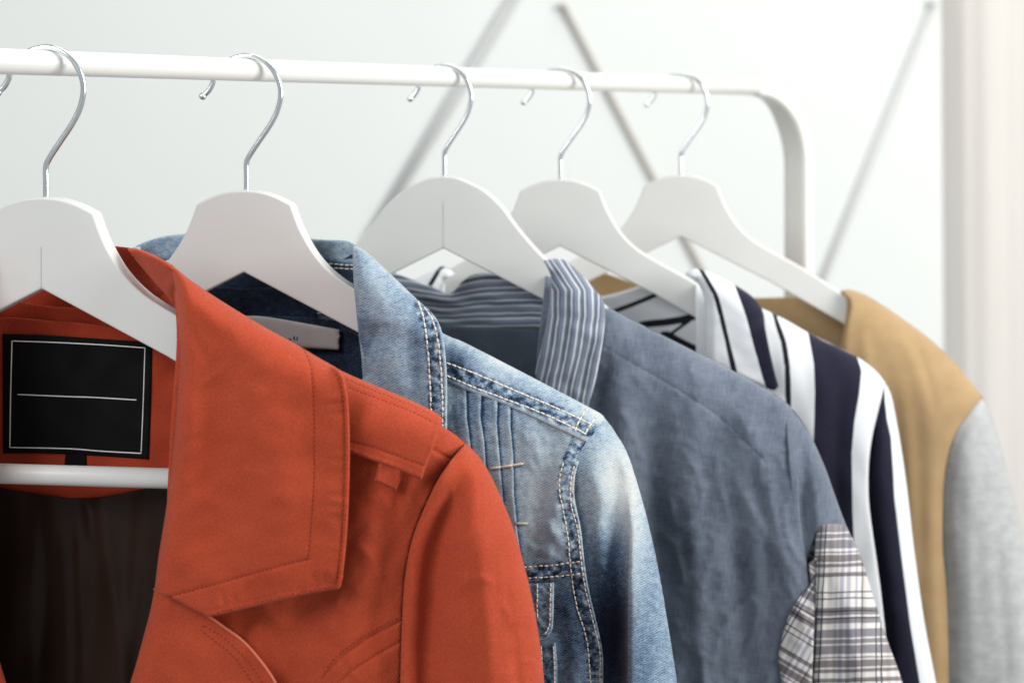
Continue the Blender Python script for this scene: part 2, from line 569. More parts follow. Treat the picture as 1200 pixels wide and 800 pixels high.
def panel(name, G, segs, dfn, mat, parent, res=4.0, thick=1.3, detail=(), attrs=None, edge=1.0, mirror=False, kind=None,
          uvfn=None, label=None, edge_w=3.0, inward=False, bead=0.0):
    if mirror:
        xm = G.xm
        segs = [[(2 * xm - p[0], p[1]) for p in sg] for sg in segs]
        detail = [[(2 * xm - p[0], p[1]) for p in sg] for sg in detail]
        d0 = dfn
        dfn = lambda x, y: d0(2 * xm - x, y)
        if attrs:
            attrs = {k: (lambda x, y, f=f: f(2 * xm - x, y)) for k, f in attrs.items()}
    ol = outline(segs, res)
    x0, y0 = ol.min(0)
    x1, y1 = ol.max(0)
    rows = np.arange(y0, y1, res * 0.87)
    gx = []
    for i, yy in enumerate(rows):
        xs = np.arange(x0 + (i % 2) * res / 2, x1, res)
        gx.append(np.stack([xs, np.full(xs.shape, yy)], 1))
    g = np.vstack(gx)
    ext = []
    for dl in detail:
        q = resample(cr(dl, 6) if len(dl) > 2 else dl, res * 0.8)
        tg = np.gradient(q, axis=0)
        tg /= np.linalg.norm(tg, axis=1)[:, None] + 1e-9
        nr = np.stack([-tg[:, 1], tg[:, 0]], 1)
        for off in (-2.6, -1.1, 0, 1.1, 2.6):
            ext.append(q + nr * off)
    clo = np.vstack([ol, ol[:1]])
    # ring just inside the outline
    cx = resample(clo, res, True)
    tg = np.roll(cx, -1, 0) - np.roll(cx, 1, 0)
    tg /= np.linalg.norm(tg, axis=1)[:, None] + 1e-9
    nr = np.stack([-tg[:, 1], tg[:, 0]], 1)
    for off in (1.2, 2.6):
        ext.append(cx + nr * off)
        ext.append(cx - nr * off)
    E = np.vstack(ext)
    E = E[inside(E[:, 0], E[:, 1], ol)]
    E = E[dist_poly(E[:, 0], E[:, 1], clo) > 0.9]
    g = g[inside(g[:, 0], g[:, 1], ol)]
    dg = dist_poly(g[:, 0], g[:, 1], clo)
    g = g[dg > 3.4]
    if detail:
        for dl in detail:
            q = cr(dl, 6) if len(dl) > 2 else dl
            g = g[dist_poly(g[:, 0], g[:, 1], q) > 3.6]
    allp = np.vstack([ol, E, g])
    # thin duplicates with a coarse hash
    seen = set()
    keep = []
    for i, p in enumerate(allp):
        k = (int(p[0] / 0.9), int(p[1] / 0.9))
        if i < len(ol) or k not in seen:
            seen.add(k)
            keep.append(i)
    allp = allp[keep]
    vs, es, fs, ov, oe, of = delaunay_2d_cdt([Vector(p) for p in allp], [], [list(range(len(ol)))], 1, 1e-4, True)
    V = np.array([(v.x, v.y) for v in vs])
    x, y = V[:, 0], V[:, 1]
    e = dist_poly(x, y, clo)
    d = dfn(x, y) - edge * (1 - np.clip(e / edge_w, 0, 1)) ** 2
    d = d + bead * np.exp(-((e - 2.8) / 1.7) ** 2)
    W = G.P(x, y, d)
    me = bpy.data.meshes.new(name)
    tri = np.array([tuple(f)[:3] for f in fs])
    cen = V[tri].mean(1)
    ok = inside(cen[:, 0], cen[:, 1], ol)
    F_ = [tuple(f) for f, k_ in zip(fs, ok) if k_]
    if F_:
        a, b, c = [V[k] for k in F_[len(F_) // 2][:3]]
        cr_ = (b[0] - a[0]) * (c[1] - a[1]) - (b[1] - a[1]) * (c[0] - a[0])
        if cr_ > 0:   # image y runs down: this winding faces away from the camera
            F_ = [f[::-1] for f in F_]
    me.from_pydata([tuple(p) for p in W], [], F_)
    smooth(me)
    uvl = me.uv_layers.new(name='cloth')
    if uvfn:
        uu, vv = uvfn(x, y)
    else:
        uu, vv = (x - G.xh), -y
    UV = np.stack([uu / G.s, vv / G.s], 1)
    li = np.empty(len(me.loops), int)
    me.loops.foreach_get('vertex_index', li)
    uvl.data.foreach_set('uv', UV[li].astype(np.float32).ravel())
    for k, f in (attrs or {}).items():
        at = me.attributes.new(k, 'FLOAT', 'POINT')
        at.data.foreach_set('value', np.asarray(f(x, y), np.float32))
    o = add_mesh(name, me, mat, parent, kind)
    if label:
        o['label'] = label
    if thick:
        md = o.modifiers.new('thickness', 'SOLIDIFY')
        md.thickness = thick / 1000.0
        md.offset = 1 if inward else -1
    return o


def tube_mesh(bm, pts, r, sides=8, cap=True, ell=None, up=None, rads=None):
    pts = [Vector(p) for p in pts]
    rings = []
    prev = None
    for i, p in enumerate(pts):
        t = (pts[min(i + 1, len(pts) - 1)] - pts[max(i - 1, 0)]).normalized()
        if up is not None:
            n = up - t * up.dot(t)
            n.normalize()
        elif prev is None:
            n = t.orthogonal().normalized()
        else:
            n = (prev - t * prev.dot(t)).normalized()
        prev = n
        b = t.cross(n)
        ring = []
        el = ell[min(i, len(ell) - 1)] if ell else None
        rr = rads[i] if rads else r
        for k in range(sides):
            a = 2 * math.pi * k / sides
            ca, sa = math.cos(a), math.sin(a)
            if ell:   # rounded rectangle section: half sizes along n and b
                m = (abs(ca) ** 5 + abs(sa) ** 5) ** (-1 / 5)
                q = p + n * (ca * m * el[0]) + b * (sa * m * el[1])
            else:
                q = p + n * (ca * rr) + b * (sa * rr)
            ring.append(bm.verts.new(q))
        rings.append(ring)
    for a, b in zip(rings, rings[1:]):
        for k in range(sides):
            bm.faces.new((a[k], a[(k + 1) % sides], b[(k + 1) % sides], b[k]))
    if cap:
        bm.faces.new(rings[0][::-1])
        bm.faces.new(rings[-1])


def bm_obj(name, bm, mat, parent=None, kind=None, sm=True):
    me = bpy.data.meshes.new(name)
    bmesh.ops.recalc_face_normals(bm, faces=bm.faces)
    bm.to_mesh(me)
    bm.free()
    if sm:
        smooth(me)
    return add_mesh(name, me, mat, parent, kind)


def stitches(name, G, rows, dfn, mat, parent, dash=5.0, gap=1.8, r=0.42, lift=0.25, mirror=False, jitter=0.25):
    """rows of sewing: each dash is a short thread that dips into the cloth at both ends"""
    bm = bmesh.new()
    rnd = random.Random(len(name) + len(rows))
    for row in rows:
        q = resample(cr(row, 8) if len(row) > 2 else row, 0.5)
        L = (len(q) - 1) * 0.5
        t = 0.0
        while t + dash < L:
            ks = [min(len(q) - 1, int((t + dash * f) / 0.5)) for f in (0, 0.25, 0.75, 1.0)]
            pts = q[ks] + np.array([rnd.uniform(-jitter, jitter), rnd.uniform(-jitter, jitter)])
            x, y = pts[:, 0], pts[:, 1]
            d = dfn(x, y) + np.array([-0.5, lift, lift, -0.5])
            if mirror:
                x = 2 * G.xm - x
            W = G.P(x, y, d)
            tube_mesh(bm, W, r / 1000.0, 5)
            t += dash + gap
    return bm_obj(name, bm, mat, parent, 'stuff')


def thread_line(name, G, row, dfn, mat, parent, r=0.45, lift=0.3, mirror=False):
    bm = bmesh.new()
    q = resample(cr(row, 8) if len(row) > 2 else row, 3.0)
    x, y = q[:, 0], q[:, 1]
    d = dfn(x, y) + lift
    if mirror:
        x = 2 * G.xm - x
    tube_mesh(bm, G.P(x, y, d), r / 1000.0, 6)
    return bm_obj(name, bm, mat, parent)


def wpx(x, y, Y):
    return Vector(((x - HX) * Y / F, Y, CZ + (HY - y) * Y / F))


# ------------------------------------------------------------------ setting: wall
YW = 2.6
bm = bmesh.new()
vs = [bm.verts.new(c) for c in ((-3.2, YW, -0.2), (1.6, YW, -0.2), (1.6, YW, 3.2), (-3.2, YW, 3.2),
                                (-3.2, YW + .1, -0.2), (1.6, YW + .1, -0.2), (1.6, YW + .1, 3.2), (-3.2, YW + .1, 3.2))]
for f in ((0, 1, 2, 3), (7, 6, 5, 4), (0, 4, 5, 1), (1, 5, 6, 2), (2, 6, 7, 3), (3, 7, 4, 0)):
    bm.faces.new([vs[i] for i in f])
bm_obj('back_wall', bm, M['wall'], None, 'structure', sm=False)


def rod(name, a, b, r, mat, label, nail=None):
    root = empty(name, wpx(*b, YW - r / 1000 - 0.001))
    bm = bmesh.new()
    pa, pb = wpx(*a, YW - r / 1000 - 0.001), wpx(*b, YW - r / 1000 - 0.001)
    off = root.location
    tube_mesh(bm, [pa - off, pb - off], r / 1000, 12)
    bm_obj('shaft', bm, mat, root)
    if nail:
        n = wpx(*nail, YW - 0.009)
        bm = bmesh.new()
        tube_mesh(bm, [n - off + Vector((0, 0.009, 0)), n - off + Vector((0, -0.006, 0)), n - off + Vector((0, -0.008, 0))], 0.005, 12,
                  rads=[0.006, 0.006, 0.004])
        bm_obj('nail_head', bm, mat, root)
    thing(root, label, 'wall rod', 'slanting rods on the wall')


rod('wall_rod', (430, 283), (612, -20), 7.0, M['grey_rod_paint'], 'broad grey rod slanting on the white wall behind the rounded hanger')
rod('wall_rod', (900, 465), (660, 8), 4.6, M['beige_rod_wood'], 'thin beige rod running down to the right on the wall, behind the fourth hanger', nail=(659, 8))
rod('wall_rod', (906, 470), (1093, 5), 4.6, M['pale_rod_paint'], 'faint pale rod slanting on the wall between the rack post and the curtain', nail=(1093, 4))

# curtain: soft deep folds
me = bpy.data.meshes.new('curtain')
nx, nyy = 160, 12
V, Fc = [], []
for j in range(nyy + 1):
    z = 0.2 + 2.8 * j / nyy
    for i in range(nx + 1):
        u = i / nx
        X = 0.655 + 0.85 * u
        Yc = 2.555 + 0.007 * math.cos(2 * math.pi * (X - 0.655) / 0.145) + 0.004 * math.sin(2 * math.pi * X / 0.052 + 0.4) + 0.012 * u
        if i < 5:
            Yc += (5 - i) * 0.0085
        V.append((X + 0.004 * math.sin(z * 2.1 + u * 9), Yc, z))
for j in range(nyy):
    for i in range(nx):
        a = j * (nx + 1) + i
        Fc.append((a, a + 1, a + nx + 2, a + nx + 1))
me.from_pydata(V, [], Fc)
smooth(me)
cur = add_mesh('curtain', me, M['curtain'])
md = cur.modifiers.new('thickness', 'SOLIDIFY'); md.thickness = 0.0015
thing(cur, 'off white curtain hanging in soft vertical folds at the right edge', 'curtain')

# ------------------------------------------------------------------ clothes rack
D1 = 0.95
DIR = Vector((1720, 2000, 0)).normalized()


def rail_at(px):
    Y = D1 * (2320 - 54) / (2320 - px)
    return wpx(px, 74 + (px - 54) * (152 - 74) / (2320 - 54), Y)


RZ = rail_at(54).z
rack = empty('clothes_rack', (rail_at(400).x, rail_at(400).y, RZ))
ro = rack.location.copy()
p_end = rail_at(884)
p_start = rail_at(54) - DIR * 0.60
bm = bmesh.new()
tube_mesh(bm, [p_start - ro, rail_at(54) - ro, p_end - ro + DIR * 0.004], 0.0071, 32)
o = bm_obj('rail', bm, M['rail'], rack)
side = DIR.cross(Vector((0, 0, 1)))
for sgn, p0 in ((1, p_end), (-1, p_start)):
    R = 0.074
    path = []
    for k in range(17):
        a = math.pi / 2 * k / 16
        path.append(p0 + DIR * sgn * R * math.sin(a) - Vector((0, 0, R * (1 - math.cos(a)))) - ro)
    for k in range(1, 12):
        path.append(path[16] - Vector((0, 0, 0.12 * k)))
    bm = bmesh.new()
    tube_mesh(bm, path, 0.008, 28, ell=[(0.0074 + 0.0055 * min(1, k / 9), 0.0074 - 0.0010 * min(1, k / 9)) for k in range(10)], up=side)
    bm_obj('end_frame', bm, M['rail'], rack)
thing(rack, 'white tubular clothes rack rail with a curved end post', 'clothes rack')


# ------------------------------------------------------------------ hangers
TOP = [(0, 0), (10, -0.9), (20, -3.8), (30, -8.6)]
NECK = [(30, -8.6), (33, -17), (37.5, -27), (46, -40.5), (57, -51.5), (71, -60.5), (100, -76.5), (139, -101.5), (165, -119), (185, -132), (206, -145), (213, -151)]
TIP = [(213, -151), (217, -157), (214, -163), (206, -165), (196, -160)]
BOT = [(196, -160), (134, -121.5), (72, -86.5), (0, -50.5)]
RTOP = [(0, 0), (9, -1.2), (17, -4.2), (29, -10.5), (40.7, -21), (49, -32), (57, -42), (67, -53), (80, -65), (110, -88), (150, -116), (185, -137), (206, -147), (213, -151)]


def hanger_body(rounded=False):
    half = []
    if rounded:
        half += cr(RTOP, 5)[:-1]
    else:
        half += cr(TOP, 5)[:-1]
        half += cr(NECK, 5)[:-1]
    half += cr(TIP, 5)
    half += [np.array(p) for p in BOT[1:]]
    left = [np.array((-p[0], p[1])) for p in half[::-1]][1:-1]
    ol = half + left
    bm = bmesh.new()
    t = 0.0065
    fr = [bm.verts.new((p[0] / 1000, -t, p[1] / 1000)) for p in ol]
    bk = [bm.verts.new((p[0] / 1000, t, p[1] / 1000)) for p in ol]
    bm.faces.new(fr)
    bm.faces.new(bk[::-1])
    n = len(ol)
    for i in range(n):
        bm.faces.new((fr[i], bk[i], bk[(i + 1) % n], fr[(i + 1) % n]))
    return bm


def shade_by_angle(o, ang=40):
    me = o.data
    bm = bmesh.new()
    bm.from_mesh(me)
    for e in bm.edges:
        if len(e.link_faces) == 2 and e.calc_face_angle(0) > math.radians(ang):
            e.smooth = False
    bm.to_mesh(me)
    bm.free()


HOOK = [(0, -6), (0, 8), (0, 16.5), (2.0, 21.5), (8.5, 31), (15.5, 41), (20, 50), (21.9, 60.5), (19.2, 70.5), (13, 78.4), (4, 82.8), (-6, 82.4),
        (-15, 77.8), (-20.5, 71), (-21.8, 66), (-24.5, 61.5), (-28.2, 58.2)]


def make_hanger(rounded, bar, joint, hs=(1, 1)):
    root = empty('clothes_hanger')
    b = bm_obj('hanger_body', hanger_body(rounded), M['wood'], root)
    shade_by_angle(b, 38)
    md = b.modifiers.new('bevel', 'BEVEL'); md.width = 0.0011; md.segments = 3; md.limit_method = 'ANGLE'; md.angle_limit = math.radians(38)
    bm = bmesh.new()
    pts = [Vector((p[0] * hs[0] / 1000, 0, p[1] * hs[1] / 1000)) for p in cr(HOOK, 12)]
    tube_mesh(bm, pts, 0.00172, 14)
    bmesh.ops.create_uvsphere(bm, u_segments=12, v_segments=8, radius=0.0024, matrix=__import__('mathutils').Matrix.Translation(pts[-1]))
    bm_obj('hook', bm, M['chrome'], root)
    if bar:
        bm = bmesh.new()
        tube_mesh(bm, [(-0.197, 0, -0.1545), (0.197, 0, -0.1545)], 0.0056, 20)
        bm_obj('trouser_bar', bm, M['wood'], root)
    if joint:
        bm = bmesh.new()
        bmesh.ops.create_cube(bm, size=1.0)
        z0, z1 = joint
        for v in bm.verts:
            v.co = Vector((v.co.x * 0.00028, -0.0065 + v.co.y * 0.0002, (z0 + z1) / 2000 + v.co.z * (z1 - z0) / 1000))
        bm_obj('joint_line', bm, M['joint'], root, sm=False)
    return root


def copy_tree(o, parent=None):
    c = o.copy()
    COL.objects.link(c)
    c.parent = parent
    for ch in list(o.children):
        copy_tree(ch, c)
    return c


YAW = [8, 8, 6, 6, 8]
PX = [54, 289, 521, 657, 798]
YY = [D1 * 2266 / (2320 - p) for p in PX]
hangers = []
h1 = make_hanger(False, True, (-50, -27))
h2 = make_hanger(False, True, None)
h3 = make_hanger(True, False, (-50, -18), (0.86, 0.925))
h4 = copy_tree(h2)
h5 = copy_tree(h2)
HL = ['white wooden hanger inside the rust coat, with its trouser bar showing',
      'white wooden hanger inside the blue denim jacket',
      'white hanger with rounded shoulders inside the blue-grey shirt with striped collar',
      'white wooden hanger inside the navy and white striped shirt',
      'white wooden hanger inside the beige top with grey sleeve, nearest the rack post']
for i, h in enumerate((h1, h2, h3, h4, h5)):
    p = rail_at(PX[i])
    drop = 0.0693 if i == 2 else 0.0745
    h.location = (p.x, p.y, RZ - drop)
    h.rotation_euler = (0, 0, -math.radians(YAW[i]))
    thing(h, HL[i], 'hanger', 'white coat hangers on the rail')

GS = []
XM = [80, 289, 521, 668, 798]
for i in range(5):
    GS.append(Garment(PX[i], YY[i], math.tan(math.radians(YAW[i])), XM[i]))


def interp_u(x, y, curves):
    """piecewise coordinate: k + fraction between curve k and k+1 (curves as point lists, x as a function of y)"""
    xs = [np.interp(y, [p[1] for p in c], [p[0] for p in c]) for c in curves]
    u = np.zeros(np.shape(x))
    for k in range(len(xs) - 1):
        w_ = np.maximum(xs[k + 1] - xs[k], 0.01)
        f = (x - xs[k]) / w_
        u = np.where(x >= xs[k], k + np.clip(f, 0, 0.999), u)
    u = np.where(x >= xs[-1], len(xs) - 1 + np.clip((x - xs[-1]) / 60, 0, 0.9), u)
    return u


def mirror_pts(pts, xm):
    return [(2 * xm - p[0], p[1]) for p in pts]


def back_panel(G, sil, neck_y, mat, root, H=30, R=70, name='back_panel', attrs=None, neck_x=None, dip=8):
    """back half of the garment, closed to the front half along the shoulder and sleeve line"""
    full = sil + [(sil[-1][0], 1000)]
    fullm = mirror_pts(full, G.xm)
    nx_ = sil[0][0]
    top = [(2 * G.xm - nx_, sil[0][1]), (G.xm - (nx_ - G.xm) * 0.5, neck_y), (G.xm, neck_y + dip), (G.xm + (nx_ - G.xm) * 0.5, neck_y), (nx_, sil[0][1])]
    segs = [top, full, [full[-1], fullm[-1]], fullm[::-1]]

    def dfn(x, y):
        t = np.minimum(dist_poly(x, y, cr(full, 4)), dist_poly(x, y, cr(fullm, 4)))
        t = np.clip(t / R, 0, 1)
        return -H * np.sqrt(np.clip(1 - (1 - t) ** 2, 0, 1)) + 1.6 * nz2(x, y, 90, 21, 1, 0.4)
    panel(name, G, segs, dfn, mat, root, res=7.0, thick=1.0, attrs=attrs, edge=0.0, inward=True)
    return dfn


# =================================================================== 1  rust coat
G = GS[0]
coat = empty('trench_coat')
thing(coat, 'rust orange coat with wide collar and shoulder strap, foremost on the rail', 'coat')
SIL1 = [(203, 330), (260, 358), (330, 396), (404, 438), (460, 468), (515, 497), (545, 518), (566, 541), (585, 577), (603, 622), (616, 668), (626, 712), (633, 755), (638, 800), (648, 900), (655, 1000)]
ARM1 = [(546, 519), (530, 537), (512, 564), (495, 600), (482, 635), (474, 680), (471, 730), (469, 800), (466, 1000)]
s1 = cr(SIL1, 5)
a1 = cr(ARM1, 6)


def d_body1(x, y):
    d = roll(x, y, s1, 85, 27)
    d = d - 3.0 * np.exp(-(dist_poly(x, y, a1) / 16) ** 2) - 0.7 * np.exp(-(dist_poly(x, y, a1) / 1.6) ** 2)
    d += folds(x, y, [([(430, 560), (420, 640), (405, 760), (395, 900)], 22, 4.0), ([(465, 590), (452, 660), (440, 760)], 12, -2.4),
                      ([(350, 700), (340, 780), (330, 900)], 20, -3.0), ([(480, 560), (470, 600), (455, 640)], 8, 1.6),
                      ([(300, 730), (295, 800)], 16, 3), ([(462, 566), (466, 600), (462, 650)], 7, -1.2)])
    d += 0.8 * nz2(x, y, 70, 1, 1, 0.5)
    for ln in SEAM1:
        d = d - 0.9 * np.exp(-(dist_poly(x, y, ln) / 1.6) ** 2)
    d = d + 0.25 * nz2(x, y, 22, 51, 1, 0.8) + 1.3 * crumple(x, y, 90, 151, 1, 0.6)
    return d


SEAM1 = [[(469, 728), (430, 748), (400, 770), (380, 792)], [(469, 752), (440, 768), (412, 786), (398, 800)], [(508, 527), (527, 537)]]


def d_sleeve1(x, y):
    w_ = side_poly(x, y, ARM1)
    tot = side_poly(np.interp(y, [p[1] for p in SIL1[5:]], [p[0] for p in SIL1[5:]]), y, ARM1)
    t = np.clip(1 - dist_poly(x, y, s1) / 62, 0, 1)
    d = 33 * np.sqrt(np.clip(1 - t ** 2, 0, 1))
    da = dist_poly(x, y, a1)
    d = d - 2.0 * np.exp(-(da / 10) ** 2) - 0.8 * np.exp(-(da / 1.6) ** 2)
    d += folds(x, y, [
                      ([(528, 560), (508, 600), (494, 650), (488, 740), (486, 900)], 9, 3.0),
                      ([(560, 600), (566, 680), (575, 780), (580, 900)], 16, 4.0),
                      ([(592, 690), (603, 760), (612, 860)], 6, -1.8),
                      ([(540, 640), (544, 720), (548, 820)], 9, 1.8),
                      ([(586, 650), (590, 700), (600, 740)], 4, 1.0)])
    g = side_poly(x, y, [(532, 540), (527, 562), (508, 620), (500, 700), (497, 800), (490, 1000)])
    d -= 14 * (1 - sst(g, -2, 44)) * sst(y, 535, 610) * sst(dist_poly(x, y, s1), 6, 30) * sst(da, 1, 26)
    d += 0.5 * nz2(x, y, 45, 2, 1, 0.35) + 1.6 * crumple(x, y, 100, 161, 1, 0.35) + 0.6 * crumple(x, y, 45, 171, 1, 0.5)
    return d


back_panel(G, SIL1, 352, M['rust_in'], coat, H=31, R=80)
BUSTL = [(240, 1000), (205, 760), (195, 640), (200, 500), (207, 400), (203, 332)]
for mir in (False, True):
    panel('front_panel', G, [SIL1[:7] + [ARM1[0]], ARM1, [(466, 1000), (240, 1000)], BUSTL], d_body1, M['rust'], coat, res=4.0,
          detail=SEAM1 + [ARM1], mirror=mir, edge=0.4)
    panel('sleeve', G, [SIL1[6:], [(655, 1000), (466, 1000)], ARM1[::-1]], d_sleeve1, M['rust'], coat, res=3.6, detail=[], mirror=mir, edge=0.2)
stitches('topstitching', G, [[(466, 724), (430, 743), (400, 764), (380, 785)]], d_body1, M['rust_thread'], coat, 3.6, 1.6, 0.22, 0.1)

# collar stand (inside of the neck)
def d_stand1(x, y):
    u = np.abs(x - 80) / 125.0
    d = -46 + 36 * np.clip(u, 0, 1.3) ** 2.2
    d += -4 * np.exp(-((y - 318) / 14) ** 2)
    return d + 0.5 * nz2(x, y, 40, 5)


_top = [(-45, 326), (-38, 312), (-5, 297), (40, 290), (100, 287), (150, 290), (176, 298), (198, 312), (204, 326)]
panel('collar_stand', G, [_top, [(204, 326), (207, 360), (209, 400), (207, 430)], [(207, 430), (170, 400), (120, 384), (60, 378), (0, 374), (-50, 378)],
                          [(-50, 378), (-45, 326)]], d_stand1, M['rust_in'], coat, res=4.5, detail=[[(-45, 367), (10, 369), (60, 373), (130, 377), (190, 392)]], edge=1.5)
stitches('neck_stitching', G, [[(-40, 367), (10, 369), (60, 373), (130, 377), (190, 392)]], d_stand1, M['rust_thread'], coat, 4.2, 1.6, 0.3, 0.25)

# back facing (rust yoke inside) and lining
def d_face1(x, y):
    return -27 + 10 * np.clip((x - 110) / 110, 0, 1) ** 2 + 0.8 * nz2(x, y, 60, 6)


BND = [(-60, 556), (0, 571), (40, 578), (85, 583.5), (125, 581), (165, 573), (200, 569), (235, 566)]
panel('neck_facing', G, [[(-55, 376), (0, 372), (60, 376), (120, 382), (170, 398), (212, 428)], [(212, 428), (222, 500), (235, 578)], [(235, 578), (200, 580), (85, 594), (0, 582), (-60, 566)],
                         [(-60, 566), (-55, 376)]], d_face1, M['rust_in'], coat, res=6, edge=0)


def d_lin1(x, y):
    d = -24.5 + 14 * np.clip((x - 100) / 130, 0, 1) ** 1.6
    xc = 86 + 6 * np.sin((y - 590) / 120)
    k = sst(y, 590, 680)
    d = d + k * (5.0 / (1 + np.exp(-(x - xc) / 2.2)) * np.exp(-np.clip(x - xc, 0, 999) / 40)) + k * 2 * np.exp(-((x - xc + 12) / 9) ** 2)
    d += folds(x, y, [([(20, 585), (15, 700), (5, 850)], 12, 2.5), ([(115, 590), (125, 640), (140, 760), (150, 900)], 10, 3.0),
                      ([(165, 585), (160, 660), (150, 780)], 9, 2.0), ([(50, 590), (52, 700), (45, 900)], 9, -2.0), ([(100, 588), (104, 606), (106, 630)], 3.5, 1.4)])
    return d + 1.6 * nz2(x, y, 85, 9, 1, 0.35) + 0.25 * nz2(x, y, 12, 10, 1, 0.5) * np.exp(-np.clip(y - 575, 0, 99) / 20)


panel('lining', G, [BND, [(235, 566), (250, 1000)], [(250, 1000), (-70, 1000)], [(-70, 1000), (-60, 556)]], d_lin1, M['lining'], coat, res=4, edge=0.5)
# woven label with frame line
def d_lab1(x, y):
    return d_face1(x, y) + 1.6 + 0.3 * np.sin(x / 30)


lab = panel('neck_label', G, [[(3, 391), (60, 393), (120, 397), (178, 401)], [(178, 401), (176.5, 470), (174, 538)], [(174, 538), (120, 534), (60, 531), (3.5, 531)], [(3.5, 531), (3, 391)]],
            d_lab1, M['label_black'], coat, res=6, edge=0.6)
lab['label'] = 'black woven neck label with a white frame and a white line'
for row in ([(14, 399.5), (60, 401), (120, 404), (170, 407.5)], [(170, 407.5), (168, 470), (165.5, 531)], [(165.5, 531), (120, 528.5), (80, 525.5), (11.5, 524)], [(11.5, 524), (12.5, 460), (14, 399.5)],
            [(20.5, 462), (80, 464.5), (110, 465.5), (160, 468.5)]):
    t_ = thread_line('label_line', G, row, d_lab1, M['white_thread'], lab, 0.36, 0.1)
panel('hanging_loop', G, [[(77, 530), (101, 530)], [(101, 530), (102, 556)], [(102, 556), (74, 556)], [(74, 556), (77, 530)]], lambda x, y: d_face1(x, y) + 1.4, M['label_black'], coat, res=5)

# lapel
LAP_L = [(181, 690), (176, 715), (169, 742), (160, 775), (152, 802), (130, 880), (104, 1000)]
LAP_T = [(181, 690), (199, 698), (220, 708), (244, 721.5), (262, 734), (284, 750), (304, 772), (323, 800), (345, 850), (372, 930), (390, 1000)]


def d_lap1(x, y):
    dl = dist_poly(x, y, cr(LAP_L, 4))
    d = 34 - 15 * (1 - np.clip(dl / 22, 0, 1)) ** 2
    d += folds(x, y, [([(230, 730), (210, 800), (190, 900)], 24, 2.0)])
    return d + 0.7 * nz2(x, y, 60, 12)


for mir in (False, True):
    panel('lapel', G, [LAP_T, [(390, 1000), (104, 1000)], LAP_L[::-1]], d_lap1, M['rust'], coat, res=4, mirror=mir, edge=1.2,
          detail=[[(237, 728), (262, 743), (285, 764), (303, 785), (315, 805)]])
    thread_line('edge_highlight', G, LAP_T[:9], lambda x, y: d_lap1(x, y) - 0.6, M['edge_highlight'], coat, 0.75, 0.2, mirror=mir)  # paler cord paints in the highlight along the lapel edge
stitches('lapel_stitching', G, [[(240, 733), (262, 747), (283, 766), (300, 787), (312, 806)], [(240, 733), (236, 737), (246, 746), (270, 765), (290, 790), (302, 812)]], d_lap1, M['rust_thread'], coat, 3.6, 1.8, 0.25, 0.1)

# big collar
COL_T = [(198, 309.5), (205, 313.5), (222, 327), (245, 343), (275, 362), (310, 383), (345, 402), (372, 418), (388, 427)]
COL_R = [(388, 427), (398, 434), (404, 446), (408.5, 475), (410, 520), (409, 580), (406, 635), (402, 672), (399.5, 686)]
COL_B = [(399.5, 686), (396, 690), (388, 691), (350, 698), (300, 710), (262, 719), (244, 722.5)]
COL_B2 = [(244, 722.5), (222, 712), (200, 700), (181, 691)]
COL_L = [(181, 691), (186, 650), (194, 600), (202, 540), (208, 470), (211, 420), (209, 375), (206, 345), (203, 326), (200, 316)]
COL_L2 = [(200, 316), (198, 309.5)]
ROLL_T = [(149, 291.5), (156, 290.5), (165, 292.5), (182, 299.5), (199, 309), (214, 321)]
rlt = cr(ROLL_T, 4)


def d_roll1(x, y):
    v = dist_poly(x, y, rlt)
    return 4 + 24 * sst(x, 148, 205) - 9 * (1 - np.clip(v / 5, 0, 1)) ** 2 - 0.75 * v + 0.6 * nz2(x, y, 20, 57)

ct = cr(COL_T, 4)
cl = cr(COL_L, 4)
ST_IN = [(355, 406), (364, 430), (368, 470), (368.5, 540), (366, 600), (361, 655)]
ST_IN2 = [(361, 655), (340, 660), (300, 671), (250, 685), (198, 699)]
cbr = cr(COL_R + COL_B[1:], 4)
CHEM = [(393, 438), (399, 450), (403, 480), (404.6, 520), (403.6, 580), (400.6, 635), (394.5, 683)]


def d_col1(x, y):
    dl = dist_poly(x, y, cl)
    dt = dist_poly(x, y, ct)
    d = 46 - 16 * (1 - np.clip(dl / 16, 0, 1)) ** 2.2 - 22 * (1 - np.sqrt(np.clip(1 - (1 - np.clip(dt / 42, 0, 1)) ** 2, 0, 1)))
    d += folds(x, y, [([(232, 370), (228, 450), (222, 560), (212, 680)], 17, 3.0), ([(262, 420), (255, 520), (245, 640)], 20, -2.4),
                      ([(300, 400), (318, 480), (330, 600), (322, 690)], 34, 3.6), ([(345, 460), (300, 560), (262, 640)], 22, -1.5),
                      ([(385, 470), (388, 560), (384, 650)], 12, 1.2), ([(205, 330), (215, 372), (240, 420)], 6, -1.6), ([(208, 322), (228, 350), (270, 392)], 12, 2.2)])
    d += 1.1 * nz2(x, y, 120, 14) + 0.35 * nz2(x, y, 46, 15) + 0.8 * crumple(x, y, 130, 153)
    for ln in (ST_IN, ST_IN2):
        d = d - 0.7 * np.exp(-(dist_poly(x, y, ln) / 1.7) ** 2)
    # puckered hem between stitching and edge, with a fat rolled rim
    de, t = dist_poly(x, y, cbr, True)
    d += 0.9 * np.exp(-((de - 2.6) / 1.5) ** 2) - 0.8 * np.exp(-((de - 5.4) / 1.3) ** 2)
    m = np.exp(-((de - 15) / 11) ** 2)
    d += m * (0.55 * np.sin(t * 150 + 1.8 * np.sin(t * 47)) * (0.6 + 0.4 * np.sin(t * 21)))
    return d


